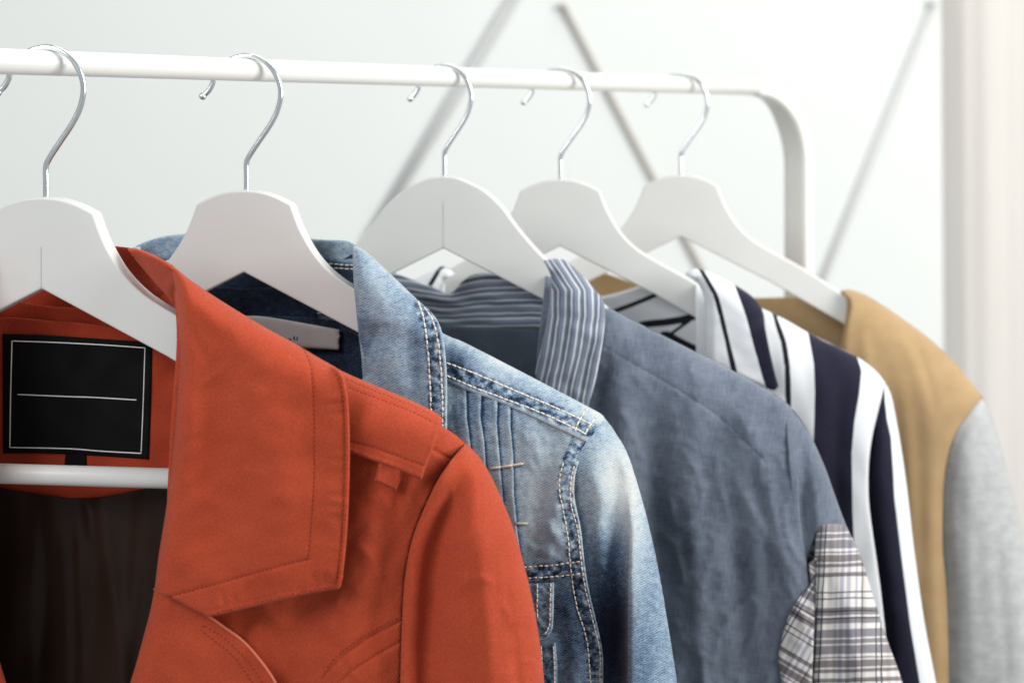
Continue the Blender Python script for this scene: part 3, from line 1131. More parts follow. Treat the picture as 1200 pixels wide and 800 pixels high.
for mir in (False, True):
    panel('collar_roll', G, [ROLL_T, [(214, 321), (214, 345), (212, 372)], [(212, 372), (200, 352), (180, 330), (160, 306)], [(160, 306), (149, 291.5)]], d_roll1, M['rust'], coat, res=3, mirror=mir, edge=0.5, thick=2.0)
    c_ = panel('collar', G, [COL_T, COL_R, COL_B, COL_B2, COL_L, COL_L2], d_col1, M['rust'], coat, res=3.6, detail=[ST_IN, ST_IN2, CHEM], mirror=mir, edge=1.6, thick=2.2, bead=0.0)
    off = lambda pts, v: [(p[0] + v[0], p[1] + v[1]) for p in pts]
    stitches('collar_stitching', G, [ST_IN, ST_IN2, CHEM, [(392, 687), (350, 694), (300, 706), (252, 718)]],
             d_col1, M['rust_thread'], c_, 3.8, 1.5, 0.24, 0.08, mirror=mir)

# shoulder strap with belt loop
STR_T = [(394, 431), (404, 436), (430, 447.5), (470, 464), (500, 477.5), (513, 484.5)]
STR_E = [(513, 484.5), (517.5, 489), (517, 498), (508, 524), (498, 550), (494, 562)]
STR_B = [(494, 562), (470, 552), (440, 541), (410, 530), (398, 524)]


def d_str1(x, y):
    d = roll(x, y, cr([(330, 386), (394, 429.5), (430, 446), (470, 462.5), (513, 483), (530, 494), (545, 510)], 4), 60, 26) + 9.5
    d += 0.7 * nz2(x, y, 60, 17)
    for ln in ([(408, 454), (440, 466), (480, 481), (508, 495)], [(410, 517), (440, 525), (470, 536), (497, 546)]):
        d = d - 0.5 * np.exp(-(dist_poly(x, y, ln) / 1.6) ** 2)
    return d


for mir in (False, True):
    st = panel('shoulder_strap', G, [STR_T, STR_E, STR_B, [(398, 524), (394, 431)]], d_str1, M['rust'], coat, res=3.4, mirror=mir, edge=1.6, thick=2.4, bead=0.8,
               detail=[[(408, 454), (440, 466), (480, 481), (508, 495)], [(410, 517), (440, 525), (470, 536), (497, 546)]])
    stitches('strap_stitching', G, [[(408, 454), (440, 466), (480, 481), (508, 495)], [(410, 516), (440, 524), (470, 535), (497, 545)], [(514, 499), (505, 524), (496, 548)], [(411, 526), (440, 537), (470, 548), (490, 556)],
                                    [(406, 444), (440, 458), (480, 474), (508, 486)]],
             d_str1, M['rust_thread'], st, 3.6, 1.5, 0.22, 0.08, mirror=mir)
    lp = panel('belt_loop', G, [[(444, 538), (472, 549)], [(472, 549), (470, 560), (464, 574.5)], [(464, 574.5), (452, 569), (438.5, 563)], [(438.5, 563), (442, 551), (444, 538)]], lambda x, y: d_body1(x, y) + 7.5, M['rust'], coat, res=3,
               mirror=mir, edge=1.2, thick=2.2, bead=0.5)
    stitches('loop_stitching', G, [[(441.5, 560.5), (452, 565.5), (463, 570.5)]], lambda x, y: d_body1(x, y) + 7.5, M['rust_thread'], lp, 3.0, 1.4, 0.22, 0.05, mirror=mir)

# =================================================================== 2  denim jacket
G = GS[1]
jacket = empty('denim_jacket')
thing(jacket, 'faded blue denim jacket with cream double stitching, behind the rust coat', 'jacket')
SIL2 = [(416, 296), (455, 330), (490, 365), (517, 390), (545, 402), (600, 430), (650, 456), (688, 476), (706, 486), (722, 507), (736, 532), (750, 575), (762, 622), (775, 682), (785, 740), (794, 800), (806, 900), (814, 1000)]
ARM2 = [(708, 488), (699, 502), (690, 519), (680, 538), (674.5, 555), (673, 575), (675, 592), (681, 621), (685, 658), (690, 690), (700, 732), (706, 763), (707, 800), (707, 1000)]
s2 = cr(SIL2, 5)
a2 = cr(ARM2, 5)
ARMS_A = [(692, 472), (684, 484), (677, 496), (673, 508), (666, 526), (660, 542), (656, 560), (656, 578), (659, 592), (665, 627), (668, 658), (671, 684), (676, 711), (687, 747), (691, 784), (693, 830), (693, 920)]
ARMS_B = [(703, 480), (698, 489), (690, 501), (688, 514), (681, 530), (673, 546), (669, 562), (669, 590), (677, 621), (681, 658), (686, 690), (696, 732), (703, 763), (703, 800), (703, 920)]
YU = [(523, 425), (560, 439), (600, 456), (640, 473), (672, 487), (697, 499)]
YL = [(523, 440), (560, 455.5), (600, 470.5), (640, 486), (672, 501), (690, 510)]
YEDGE = [(520, 445), (546, 457), (580, 470), (620, 487), (655, 503), (688, 519)]
TUCK = [[(546, 455), (547, 490), (551, 520), (553, 560)], [(564, 462), (563, 490), (567, 516), (569, 545), (573, 590)], [(583, 470), (582, 496), (585, 532), (588, 572), (592, 620)],
        [(598, 478), (598, 500), (601, 532), (602, 580), (606, 622), (611, 660)]]
HSA = [(606, 665), (616, 664), (647, 662), (665, 659.5), (683, 657)]
HSB = [(606, 678), (618, 677), (652, 675), (683, 671)]
HEDGE = [(600, 684), (620, 682), (652, 679.5), (687, 675)]


def gauss_blobs(x, y, base, blobs):
    f = np.full(np.shape(x), float(base))
    for bx, by, rx, ry, v in blobs:
        f = f + v * np.exp(-((x - bx) / rx) ** 2 - ((y - by) / ry) ** 2)
    return f


def band_between(x, y, A, B):
    m = [((a[0] + b[0]) / 2, (a[1] + b[1]) / 2) for a, b in zip(resample(A, 8)[:200], resample(B, 8)[:200])] if False else None
    da = dist_poly(x, y, cr(A, 3))
    db = dist_poly(x, y, cr(B, 3))
    return np.exp(-(np.clip(da + db - 15, 0, 99) / 5) ** 2)


def fade_body2(x, y):
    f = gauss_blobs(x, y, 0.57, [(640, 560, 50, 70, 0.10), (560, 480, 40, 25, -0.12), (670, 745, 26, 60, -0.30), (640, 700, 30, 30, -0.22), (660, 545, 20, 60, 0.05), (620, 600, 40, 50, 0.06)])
    b = np.maximum(band_between(x, y, ARMS_A, ARMS_B), np.maximum(band_between(x, y, HSA, HSB), 0))
    f = f - 0.12 * b
    # abraded raised edges; thin darker lines run beside the tucks
    for ln, v in ((ARM2, 0.28),):
        f = f + v * np.exp(-(dist_poly(x, y, cr(ln, 3)) / 2.2) ** 2)
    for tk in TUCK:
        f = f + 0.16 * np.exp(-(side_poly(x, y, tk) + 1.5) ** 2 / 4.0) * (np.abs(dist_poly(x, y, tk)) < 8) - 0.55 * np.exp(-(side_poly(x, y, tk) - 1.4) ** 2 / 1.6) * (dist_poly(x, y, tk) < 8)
    return f


def band_body2(x, y):
    return np.clip(np.maximum(band_between(x, y, ARMS_A, ARMS_B), band_between(x, y, HSA, HSB)), 0, 1)


def d_body2(x, y):
    d = roll(x, y, s2, 85, 28)
    d += folds(x, y, [([(650, 500), (640, 560), (625, 620)], 12, -2.4), ([(668, 530), (650, 600), (640, 650)], 9, 2.2), ([(640, 610), (660, 640)], 6, 1.8), ([(622, 640), (655, 655)], 5, 1.2),
                      ([(665, 700), (672, 760), (670, 900)], 11, 2.5)])
    for tk in TUCK:
        g = side_poly(x, y, tk)
        near = dist_poly(x, y, tk) < 14
        d += np.where(near, 2.0 * np.exp(-np.clip(-g, 0, 99) / 9) * (1 / (1 + np.exp((g - 0.3) / 0.6))), 0)
    for ln in (ARMS_A, ARMS_B, HSA, HSB):
        d -= 0.55 * np.exp(-(dist_poly(x, y, cr(ln, 3)) / 1.7) ** 2)
    bb = band_body2(x, y)
    dd, t = dist_poly(x, y, ARMS_A, True)
    d += bb * 0.55 * nz2(x, y, 11, 31)
    below = sst(y - np.interp(x, [p[0] for p in HEDGE], [p[1] for p in HEDGE]), -0.8, 0.8)
    d -= 2.0 * below
    return d + 0.7 * nz2(x, y, 55, 32, 1, 0.7) + 0.3 * nz2(x, y, 18, 33)


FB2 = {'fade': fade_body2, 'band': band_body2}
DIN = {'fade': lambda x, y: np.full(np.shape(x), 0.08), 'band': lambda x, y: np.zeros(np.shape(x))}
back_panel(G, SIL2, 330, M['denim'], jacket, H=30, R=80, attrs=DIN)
for mir in (False, True):
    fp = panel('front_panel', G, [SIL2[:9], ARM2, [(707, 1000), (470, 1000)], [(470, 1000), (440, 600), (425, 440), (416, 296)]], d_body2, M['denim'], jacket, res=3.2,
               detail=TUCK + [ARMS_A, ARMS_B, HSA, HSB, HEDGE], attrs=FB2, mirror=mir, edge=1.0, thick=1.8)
    stitches('front_stitching', G, [ARMS_A[5:], ARMS_B[5:], HSA, HSB], d_body2, M['cream_thread'], fp, 5.0, 1.3, 0.5, 0.45, mirror=mir)
    stitches('bar_tack', G, [[(574, 548.8), (594, 546), (614, 542.5)], [(604, 613), (619, 613)]], lambda x, y: d_body2(x, y) + 0.9, M['brown_thread'], fp, 14, -1.2, 0.8, 0.6, mirror=mir, jitter=0.1)

# sleeve with sharp drape fold
FOLD2 = [(728, 540), (735, 585), (737, 620), (736, 680), (735, 740), (735, 800), (735, 1000)]
FOLD2B = [(752, 600), (759, 640), (764, 700), (768, 800), (772, 1000)]


def d_slv2(x, y):
    t = np.clip(1 - dist_poly(x, y, s2) / 60, 0, 1)
    d = 30 * np.sqrt(np.clip(1 - t ** 2, 0, 1)) - 3.5
    d -= 5.0 * np.exp(-(dist_poly(x, y, a2) / 14) ** 2) * sst(y, 520, 600)
    g = side_poly(x, y, FOLD2)
    k = sst(y, 570, 660)
    d += k * 11.0 / (1 + np.exp(-g / 1.3)) * np.exp(-np.clip(g, 0, 99) / 34) - k * 9 * np.exp(-((g + 13) / 12) ** 2)
    g2 = side_poly(x, y, FOLD2B)
    d -= sst(y, 600, 700) * 2.5 / (1 + np.exp(-g2 / 1.8))
    d += folds(x, y, [([(716, 520), (722, 570), (714, 620)], 9, -4.5), ([(690, 545), (700, 570), (712, 600)], 9, 2.0), ([(730, 530), (741, 570), (744, 620)], 7, 2.6)])
    return d + 0.6 * nz2(x, y, 36, 36, 1, 0.5)


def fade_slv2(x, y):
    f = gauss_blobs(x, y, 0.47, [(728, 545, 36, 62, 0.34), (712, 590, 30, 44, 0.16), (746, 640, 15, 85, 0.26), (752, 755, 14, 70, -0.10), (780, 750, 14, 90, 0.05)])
    f -= 0.55 * np.exp(-((x - 716) / 26) ** 2 - ((y - 745) / 85) ** 2) * (side_poly(x, y, FOLD2) < 0.5)  # darker patch left of the drape fold, cut off along it
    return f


SLV2U = [(708, 488), (699, 502), (686, 519), (674, 538), (666, 555), (664, 575), (666, 592), (672, 621), (676, 658), (681, 690), (691, 732), (697, 763), (698, 800), (698, 1000)]
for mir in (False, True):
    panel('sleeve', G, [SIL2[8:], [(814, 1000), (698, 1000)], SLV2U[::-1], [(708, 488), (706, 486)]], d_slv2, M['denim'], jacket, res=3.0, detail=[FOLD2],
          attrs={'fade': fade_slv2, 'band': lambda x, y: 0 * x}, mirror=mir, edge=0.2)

# shoulder yoke
YTOP = [(512, 387), (530, 395.5), (545, 401.5), (600, 429.5), (650, 455.5), (688, 475.5), (700, 482)]
yt = [(p[0] + 0.6, p[1] - 1.3) for p in cr(YTOP + [(706, 486), (716, 498)], 4)]


def d_yoke2(x, y):
    d = roll(x, y, yt, 85, 28) + 2.0
    for ln in (YU, YL, ARMS_A[:5], ARMS_B[:5]):
        d -= 0.6 * np.exp(-(dist_poly(x, y, cr(ln, 3)) / 1.7) ** 2)
    bb = band_between(x, y, YU, YL)
    d += bb * 0.7 * nz2(x, y, 12, 41)
    return d + 0.4 * nz2(x, y, 30, 42)


def fade_yoke2(x, y):
    dt = dist_poly(x, y, s2)
    f = 0.54 + 0.14 * np.exp(-(dt / 9) ** 2) - 0.12 * band_between(x, y, YU, YL)
    f += 0.22 * np.exp(-(dist_poly(x, y, cr(YEDGE, 3)) / 3.5) ** 2) + gauss_blobs(x, y, 0, [(530, 425, 22, 18, -0.30), (700, 490, 16, 16, 0.2), (660, 500, 22, 18, 0.1), (600, 425, 40, 14, 0.12)])
    return f


for mir in (False, True):
    yk = panel('shoulder_yoke', G, [YTOP, [(700, 482), (706, 486), (708, 491), (698, 506), (688, 519)], YEDGE[::-1], [(520, 445), (512, 387)]], d_yoke2, M['denim'], jacket, res=3.0,
               detail=[YU, YL], attrs={'fade': fade_yoke2, 'band': lambda x, y: 0.85 * band_between(x, y, YU, YL)}, mirror=mir, edge=1.5, thick=2.0)
    stitches('yoke_stitching', G, [YU, YL, [(689, 478), (684, 484), (677, 496), (673, 508)], [(700, 486), (696, 492), (689, 502), (685, 514)]], d_yoke2, M['cream_thread'], yk, 5.6, 1.0, 0.6, 0.5, mirror=mir)

# pocket flap edge + lower welt
def d_pk2(x, y):
    return d_body2(x, y) + 2.4 + 0.5 * nz2(x, y, 11, 44)


PKF = {'fade': lambda x, y: gauss_blobs(x, y, 0.48, []) + 0.25 * np.exp(-((x - 648) / 2.5) ** 2), 'band': lambda x, y: 0.45 * np.exp(-((x - 637) / 7) ** 2)}
for mir in (False, True):
    pf = panel('pocket_flap', G, [[(560, 684), (620, 683), (649.5, 682)], [(649.5, 682), (649, 712), (648, 735)], [(648, 735), (643, 745), (633, 750), (600, 753), (560, 755)], [(560, 755), (560, 684)]], d_pk2, M['denim'], jacket, res=3,
               attrs=PKF, mirror=mir, edge=1.2, thick=1.8)
    stitches('flap_stitching', G, [[(629.5, 684), (629.5, 727)], [(645, 683), (644.5, 715), (643.5, 732), (639, 741), (631, 744)]], d_pk2, M['cream_thread'], pf, 4.6, 1.2, 0.48, 0.4, mirror=mir)
    pw = panel('pocket_welt', G, [[(560, 757), (635, 754), (651, 752)], [(651, 752), (653, 775), (654, 810), (655, 1000)], [(655, 1000), (560, 1000)], [(560, 1000), (560, 757)]], lambda x, y: d_body2(x, y) + 1.4 + 0.5 * nz2(x, y, 11, 45), M['denim'], jacket, res=3,
               attrs={'fade': lambda x, y: 0.32 + 0.3 * np.exp(-((x - 651) / 2.5) ** 2), 'band': lambda x, y: 0.5 * np.exp(-((x - 640) / 7) ** 2)}, mirror=mir, edge=1.0)
    stitches('welt_stitching', G, [[(634, 757), (636, 800), (637, 840)], [(648.5, 757), (650, 800), (650, 840)]], lambda x, y: d_body2(x, y) + 1.6, M['cream_thread'], pw, 4.6, 1.2, 0.48, 0.4, mirror=mir)

# collar stand
def d_stand2(x, y):
    u = np.abs(x - 289) / 128.0
    return -46 + 38 * np.clip(u, 0, 1.25) ** 2.0 + 0.6 * nz2(x, y, 30, 47) - 1.0 * np.exp(-((y - 300) / 4) ** 2)


NK = [(160, 306), (200, 300), (289, 295), (365, 301), (417, 308)]
panel('collar_stand', G, [[(150, 296), (162, 287), (184, 279), (206, 275), (245, 272), (289, 271), (340, 274), (368, 280), (405, 282), (416, 287), (424, 296)], [(424, 296), (428, 350), (430, 400)],
                          [(430, 400), (400, 386), (340, 378), (289, 376), (230, 378), (178, 386), (152, 400)], [(152, 400), (148, 350), (150, 296)]], d_stand2, M['denim'], jacket, res=4,
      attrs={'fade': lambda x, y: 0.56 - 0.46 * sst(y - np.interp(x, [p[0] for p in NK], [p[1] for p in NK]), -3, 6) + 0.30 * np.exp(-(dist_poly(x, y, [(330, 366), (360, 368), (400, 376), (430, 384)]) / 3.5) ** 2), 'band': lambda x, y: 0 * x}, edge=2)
stitches('neck_stitching', G, [[(360, 306), (385, 309), (417, 311)], [(360, 310.5), (385, 313.5), (417, 315.5)], [(200, 352), (245, 351), (283, 355), (320, 361), (360, 366), (378, 367)], [(162, 311), (185, 307), (205, 305)]],
         d_stand2, M['cream_thread'], jacket, 5.0, 1.4, 0.5, 0.9)
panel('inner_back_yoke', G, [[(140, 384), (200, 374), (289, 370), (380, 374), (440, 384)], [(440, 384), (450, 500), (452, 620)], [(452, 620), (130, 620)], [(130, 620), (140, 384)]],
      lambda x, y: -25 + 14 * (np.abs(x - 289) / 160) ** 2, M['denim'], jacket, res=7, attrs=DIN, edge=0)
d_l2 = lambda x, y: -17 + 10 * (np.abs(x - 289) / 160) ** 2 + 0.9 * np.sin((x - 300) / 22)
lb = panel('neck_label', G, [[(236, 371), (285, 370), (318, 372), (398, 386)], [(398, 386), (397, 410)], [(397, 410), (362, 408), (290, 403), (236, 400)], [(236, 400), (236, 371)]], d_l2, M['label_pale'], jacket, res=4)
lb['label'] = 'pale grey cloth label with tiny dark marks'
for row in ([(344.5, 393.5), (344.8, 398)], [(348.5, 394.5), (347.8, 398.5)], [(339, 396.5), (341, 398)]):
    thread_line('printed_mark', G, row, d_l2, M['ink'], lb, 0.5, 0.0)

# collar flap
C2T = [(413, 288), (424, 291), (437, 301), (460, 323), (484, 346), (496, 357), (503, 363), (513, 376), (519, 393), (522, 415), (524, 450), (524, 500)]
C2B = [(524, 500), (521, 530), (470, 530), (428, 500), (423, 446)]
C2L = [(423, 446), (426, 437), (421, 400), (417, 360), (414, 325), (413, 288)]
c2t = cr(C2T, 4)
COLA = [(490, 353), (496, 372), (500, 398), (503, 430), (505, 480), (505, 520)]
COLB = [(497, 360), (507, 375), (513, 398), (516.5, 430), (518.5, 470), (518.5, 520)]


def d_col2(x, y):
    dt = dist_poly(x, y, c2t[:26])
    dl = dist_poly(x, y, cr(C2L[1:], 4))
    d = 42 - 22 * (1 - np.sqrt(np.clip(1 - (1 - np.clip(dt / 36, 0, 1)) ** 2, 0, 1))) - 9 * (1 - np.clip(dl / 14, 0, 1)) ** 2
    d += folds(x, y, [([(420, 440), (447, 405), (462, 360)], 8, -2.2), ([(440, 330), (452, 400), (470, 470)], 16, 2.0), ([(478, 380), (482, 430), (480, 490)], 7, -0.9)])
    gl = side_poly(x, y, [(456, 372), (447, 398), (434, 424), (422, 448)])
    d -= 9 * (1 - sst(gl, -9, 1)) * sst(y, 372, 402)
    for ln in (COLA, COLB):
        d -= 0.6 * np.exp(-(dist_poly(x, y, cr(ln, 3)) / 1.7) ** 2)
    d += band_between(x, y, COLA, COLB) * 0.6 * nz2(x, y, 11, 55)
    return d + 0.5 * nz2(x, y, 40, 56)


def fade_shade_col2(x, y):
    f = gauss_blobs(x, y, 0.55, [(450, 325, 30, 30, 0.08), (490, 400, 9, 60, -0.10), (423, 400, 8, 40, -0.16), (450, 470, 30, 40, 0.04)])  # dark blob at the inner edge paints in shade of the collar's turn
    f += 0.14 * np.exp(-(dist_poly(x, y, c2t) / 3.0) ** 2) - 0.12 * band_between(x, y, COLA, COLB)
    return f


for mir in (False, True):
    cf = panel('collar', G, [C2T, C2B, C2L], d_col2, M['denim'], jacket, res=3.0, detail=[COLA, COLB], attrs={'fade': fade_shade_col2, 'band': lambda x, y: 0.85 * band_between(x, y, COLA, COLB)},
               mirror=mir, edge=1.4, thick=2.2)
    stitches('collar_stitching', G, [COLA, COLB], d_col2, M['cream_thread'], cf, 5.6, 1.1, 0.6, 0.5, mirror=mir)

# =================================================================== 3  blue-grey shirt
G = GS[2]
shirt = empty('chambray_shirt')
thing(shirt, 'blue-grey chambray shirt with pinstriped collar and plaid sleeve cuff', 'shirt')
SIL3 = [(640, 318), (680, 340), (709, 358), (760, 384), (815, 412), (870, 440), (912, 464), (934, 485), (950, 510), (966, 545), (982, 590), (992, 616), (1008, 650), (1024, 700), (1040, 750), (1058, 800), (1088, 900), (1115, 1000)]
ARM3 = [(928, 478), (932, 500), (935, 540), (937, 600), (944, 650), (950, 700), (952, 800), (950, 1000)]
s3 = cr(SIL3, 5)
SEAM3 = [(700, 402), (745, 428), (800, 460), (850, 495), (895, 540)]


def d_body3(x, y):
    d = roll(x, y, s3, 90, 28)
    d += folds(x, y, [([(722, 420), (730, 520), (742, 700), (745, 900)], 13, 4.0), ([(770, 460), (765, 600), (775, 800)], 15, -4.5), ([(812, 470), (812, 600), (822, 760), (825, 950)], 15, 5.0),
                      ([(850, 500), (858, 620), (870, 800)], 14, -3.0), ([(800, 430), (850, 470), (890, 530), (905, 620)], 10, 1.8), ([(900, 510), (905, 600), (935, 690)], 8, 2.0),
                      ([(860, 560), (895, 620), (935, 680)], 6, 1.6), ([(905, 640), (925, 690), (940, 720)], 5, 1.4), ([(885, 560), (900, 640), (900, 760)], 10, -2.0), ([(690, 480), (700, 560), (705, 700)], 12, -2.2)])
    d -= 0.55 * np.exp(-(dist_poly(x, y, cr(SEAM3, 3)) / 2.0) ** 2)
    return d + 1.2 * nz2(x, y, 70, 61, 1, 0.4) + 2.3 * crumple(x, y, 80, 62, 1, 0.45) + 1.2 * crumple(x, y, 42, 162, 0.9, 0.7)


def d_slv3(x, y):
    t = np.clip(1 - dist_poly(x, y, s3) / 50, 0, 1)
    d = 26 * np.sqrt(np.clip(1 - t ** 2, 0, 1))
    d -= 6 * np.exp(-((side_poly(x, y, ARM3) - 6) / 9) ** 2)
    d += folds(x, y, [([(950, 530), (958, 600), (962, 700), (966, 900)], 7, 2.2)])
    return d + 0.6 * nz2(x, y, 30, 64, 1, 0.5) + 0.7 * crumple(x, y, 50, 166, 1, 0.5)


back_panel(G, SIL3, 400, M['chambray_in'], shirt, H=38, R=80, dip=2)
for mir in (False, True):
    panel('front_panel', G, [SIL3[:7] + [ARM3[0]], ARM3, [(950, 1000), (640, 1000)], [(640, 1000), (628, 600), (628, 440), (640, 318)]], d_body3, M['chambray'], shirt, res=4, detail=[SEAM3], mirror=mir, edge=1.2)
    sl3 = panel('sleeve', G, [[ARM3[0]] + SIL3[7:12], [(992, 616), (955, 624)], [(955, 624), (940, 690), (948, 800), (945, 1000)], [(945, 1000), (940, 800), (930, 640), (926, 560), (922, 500), ARM3[0]]], d_slv3, M['chambray'], shirt, res=3.6, mirror=mir, edge=0.5)
# shoulder underside piece joins the sleeve to the plaid lining
def d_cuff3(x, y):
    t = np.clip(1 - dist_poly(x, y, s3) / 46, 0, 1)
    d = 26 * np.sqrt(np.clip(1 - t ** 2, 0, 1)) + 4
    d -= 7 * np.exp(-((x - np.interp(y, [615, 1000], [956, 940])) / 6) ** 2)
    return d + folds(x, y, [([(985, 640), (995, 720), (1010, 820), (1020, 950)], 7, 1.8), ([(970, 640), (975, 760), (980, 900)], 6, -1.2)]) + 0.4 * nz2(x, y, 24, 66, 1, 0.4)


uvc = lambda x, y: ((x - np.interp(y, [615, 1000], [957, 935])) * 1.0 / (1 + (y - 615) * 0.0009), (y - 614 + (x - 957) * 0.03))
for mir in (False, True):
    panel('plaid_cuff', G, [[(956.5, 616), (975, 613.5), (992.5, 615)], SIL3[11:], [(1115, 1000), (940, 1000)], [(940, 1000), (948, 800), (951, 720), (954, 665), (956.5, 616)]], d_cuff3, M['plaid'], shirt, res=3.6, mirror=mir, edge=1.2,
          uvfn=uvc, label='brown and white plaid cuff panel')
    panel('plaid_facing', G, [[(948, 660), (958, 652)], [(958, 652), (955, 720), (952, 800), (950, 1000)], [(950, 1000), (925, 1000)], [(925, 1000), (915, 800), (912, 770), (921, 730), (934, 703), (950, 684)], [(950, 684), (948, 660)]], lambda x, y: d_body3(x, y) + 2.0,
          M['plaid'], shirt, res=3.6, mirror=mir, uvfn=lambda x, y: (x * 0.85 + y * 0.5, -y * 0.85 + x * 0.5), edge=1.0)
    panel('plaid_lining', G, [[(936, 636), (957, 628)], [(957, 628), (957, 690), (950, 690)], [(950, 690), (940, 665), (936, 636)]], lambda x, y: 0 * x + 13, M['plaid'], shirt, res=4, mirror=mir, uvfn=lambda x, y: (x * 0.85 + y * 0.5, -y * 0.85 + x * 0.5))

# collar stand with dip in the middle
def d_stand3(x, y):
    u = np.abs(x - 521) / 125.0
    return -44 + 36 * np.clip(u, 0, 1.2) ** 2.2 + 1.6 * nz2(x, y, 24, 71, 0.4, 1.2) - 5 * np.exp(-((x - 522) / 14) ** 2) * np.exp(-((y - 335) / 20) ** 2)


CDIP = [(395, 318), (430, 318), (455, 316), (466, 321), (482, 327), (505, 335), (520, 342.5), (530, 342), (541, 330), (553, 322), (570, 320), (600, 321), (640, 305), (650, 304)]
panel('collar_stand', G, [CDIP, [(650, 304), (650, 350), (640, 386)], [(640, 386), (600, 388), (560, 387), (521, 385), (460, 385), (400, 388)], [(400, 388), (395, 318)]], d_stand3, M['collar_stripe_h'], shirt, res=3.6, edge=2.0, thick=2.0,
      uvfn=lambda x, y: (x, -(y + 9 * np.exp(-((x - 524) / 30) ** 2) * np.clip((385 - y) / 45, 0, 1) * -1)))
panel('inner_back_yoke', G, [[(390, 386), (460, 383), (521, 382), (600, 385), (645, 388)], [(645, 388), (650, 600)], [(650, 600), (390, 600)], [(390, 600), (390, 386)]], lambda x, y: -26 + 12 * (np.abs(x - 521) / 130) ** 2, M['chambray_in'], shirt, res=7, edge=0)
C3T = [(637, 305), (648, 303), (660, 304), (670, 311), (686, 326), (699, 341), (706, 351), (709, 360), (709, 373), (707, 395), (703, 420), (698, 445), (691, 470)]
C3B = [(691, 470), (684, 486), (650, 470), (627, 438)]
C3L = [(627, 438), (631, 420), (637, 395), (642, 370), (645, 345), (646, 325), (637, 305)]
c3t = cr(C3T, 4)


def d_col3(x, y):
    dt = dist_poly(x, y, c3t[:34])
    dl = dist_poly(x, y, cr(C3L[:-1], 4))
    d = 42 - 20 * (1 - np.sqrt(np.clip(1 - (1 - np.clip(dt / 30, 0, 1)) ** 2, 0, 1))) - 8 * (1 - np.clip(dl / 13, 0, 1)) ** 2
    return d + 0.6 * nz2(x, y, 30, 73) + folds(x, y, [([(665, 320), (672, 380), (665, 450)], 9, 1.6), ([(690, 370), (684, 420), (676, 470)], 6, -1.0)])


def uv_col3(x, y):
    cx = np.interp(y, [303, 340, 370, 400, 440, 470], [652, 676, 676, 672, 664, 658])
    return ((x - cx) * 1.0 + (y - 400) * 0.0, -y)


for mir in (False, True):
    panel('collar', G, [C3T, C3B, C3L], d_col3, M['collar_stripe_v'], shirt, res=3.2, mirror=mir, edge=1.4, thick=2.0, uvfn=uv_col3)

# =================================================================== 4  navy and white striped shirt
G = GS[3]
sshirt = empty('striped_shirt')
thing(sshirt, 'navy, black and white striped shirt between the blue-grey shirt and the beige top', 'shirt')
SIL4 = [(815, 330), (862, 348), (895, 362), (920, 374), (950, 391), (985, 408), (1008, 420), (1026, 434), (1036, 446), (1044, 462), (1051, 495), (1057, 530), (1064, 580), (1072, 649), (1083, 726), (1097, 800), (1115, 900), (1130, 1000)]
ARM4 = [(1037, 447), (1034, 462), (1029, 482), (1022, 512), (1018, 545), (1018, 585), (1022, 620), (1028, 662), (1034, 709), (1042, 800), (1050, 1000)]
s4 = cr(SIL4, 5)
B0 = [(860, 300), (860, 1000)]
B1 = [(900, 350), (906, 371), (916, 402), (920, 430), (921, 470), (922, 1000)]
B2 = [(904, 350), (910.5, 371), (921, 400), (925.5, 430), (927, 470), (928, 1000)]
B3 = [(940, 370), (947, 391), (953.5, 425), (955, 460), (954, 500), (950, 600), (950, 1000)]
B4 = [(998, 400), (1005, 420), (1009.5, 434), (1007, 460), (1001, 495), (998, 530), (999, 600), (1004, 700), (1010, 1000)]


def d_body4(x, y):
    d = roll(x, y, s4, 75, 27)
    d += folds(x, y, [([(950, 430), (955, 560), (960, 800)], 14, 2.5), ([(985, 450), (980, 560), (985, 800)], 10, -2.0)])
    return d + 0.7 * nz2(x, y, 40, 81, 1, 0.5)


def st_body4(x, y):
    return interp_u(x, y, [B0, B1, B2, B3, B4])


def st_slv4(x, y):
    # sleeve: black edge, navy band, white outer band -> ramp steps 5, 6, 7
    n1 = [(1033, 440), (1036, 466), (1034, 480), (1027, 512), (1022, 560), (1022, 600), (1030, 662), (1040, 1000)]
    n2 = [(1036, 446), (1037, 470), (1039.5, 492), (1044, 512), (1047, 560), (1048, 582), (1056, 649), (1067, 734), (1078, 800), (1110, 1000)]
    a = side_poly(x, y, n1)
    b = side_poly(x, y, n2)
    return np.where(b > 0, 7.5, np.where(a > 0, 6.5, 5.5)) + np.clip(b / 6, -0.45, 0.45) * (np.abs(b) < 3) * 0.0


def st_slv4s(x, y):
    n2 = [(1036, 446), (1037, 470), (1039.5, 492), (1044, 512), (1047, 560), (1048, 582), (1056, 649), (1067, 734), (1078, 800), (1110, 1000)]
    return 7.0 + np.clip(side_poly(x, y, n2) / 16, -0.9, 0.9)


def d_slv4(x, y):
    t = np.clip(1 - dist_poly(x, y, s4) / 30, 0, 1)
    d = 24 * np.sqrt(np.clip(1 - t ** 2, 0, 1)) - 3
    d -= 5 * np.exp(-(dist_poly(x, y, cr(ARM4, 3)) / 8) ** 2)
    return d + 0.5 * nz2(x, y, 30, 83, 1, 0.5)


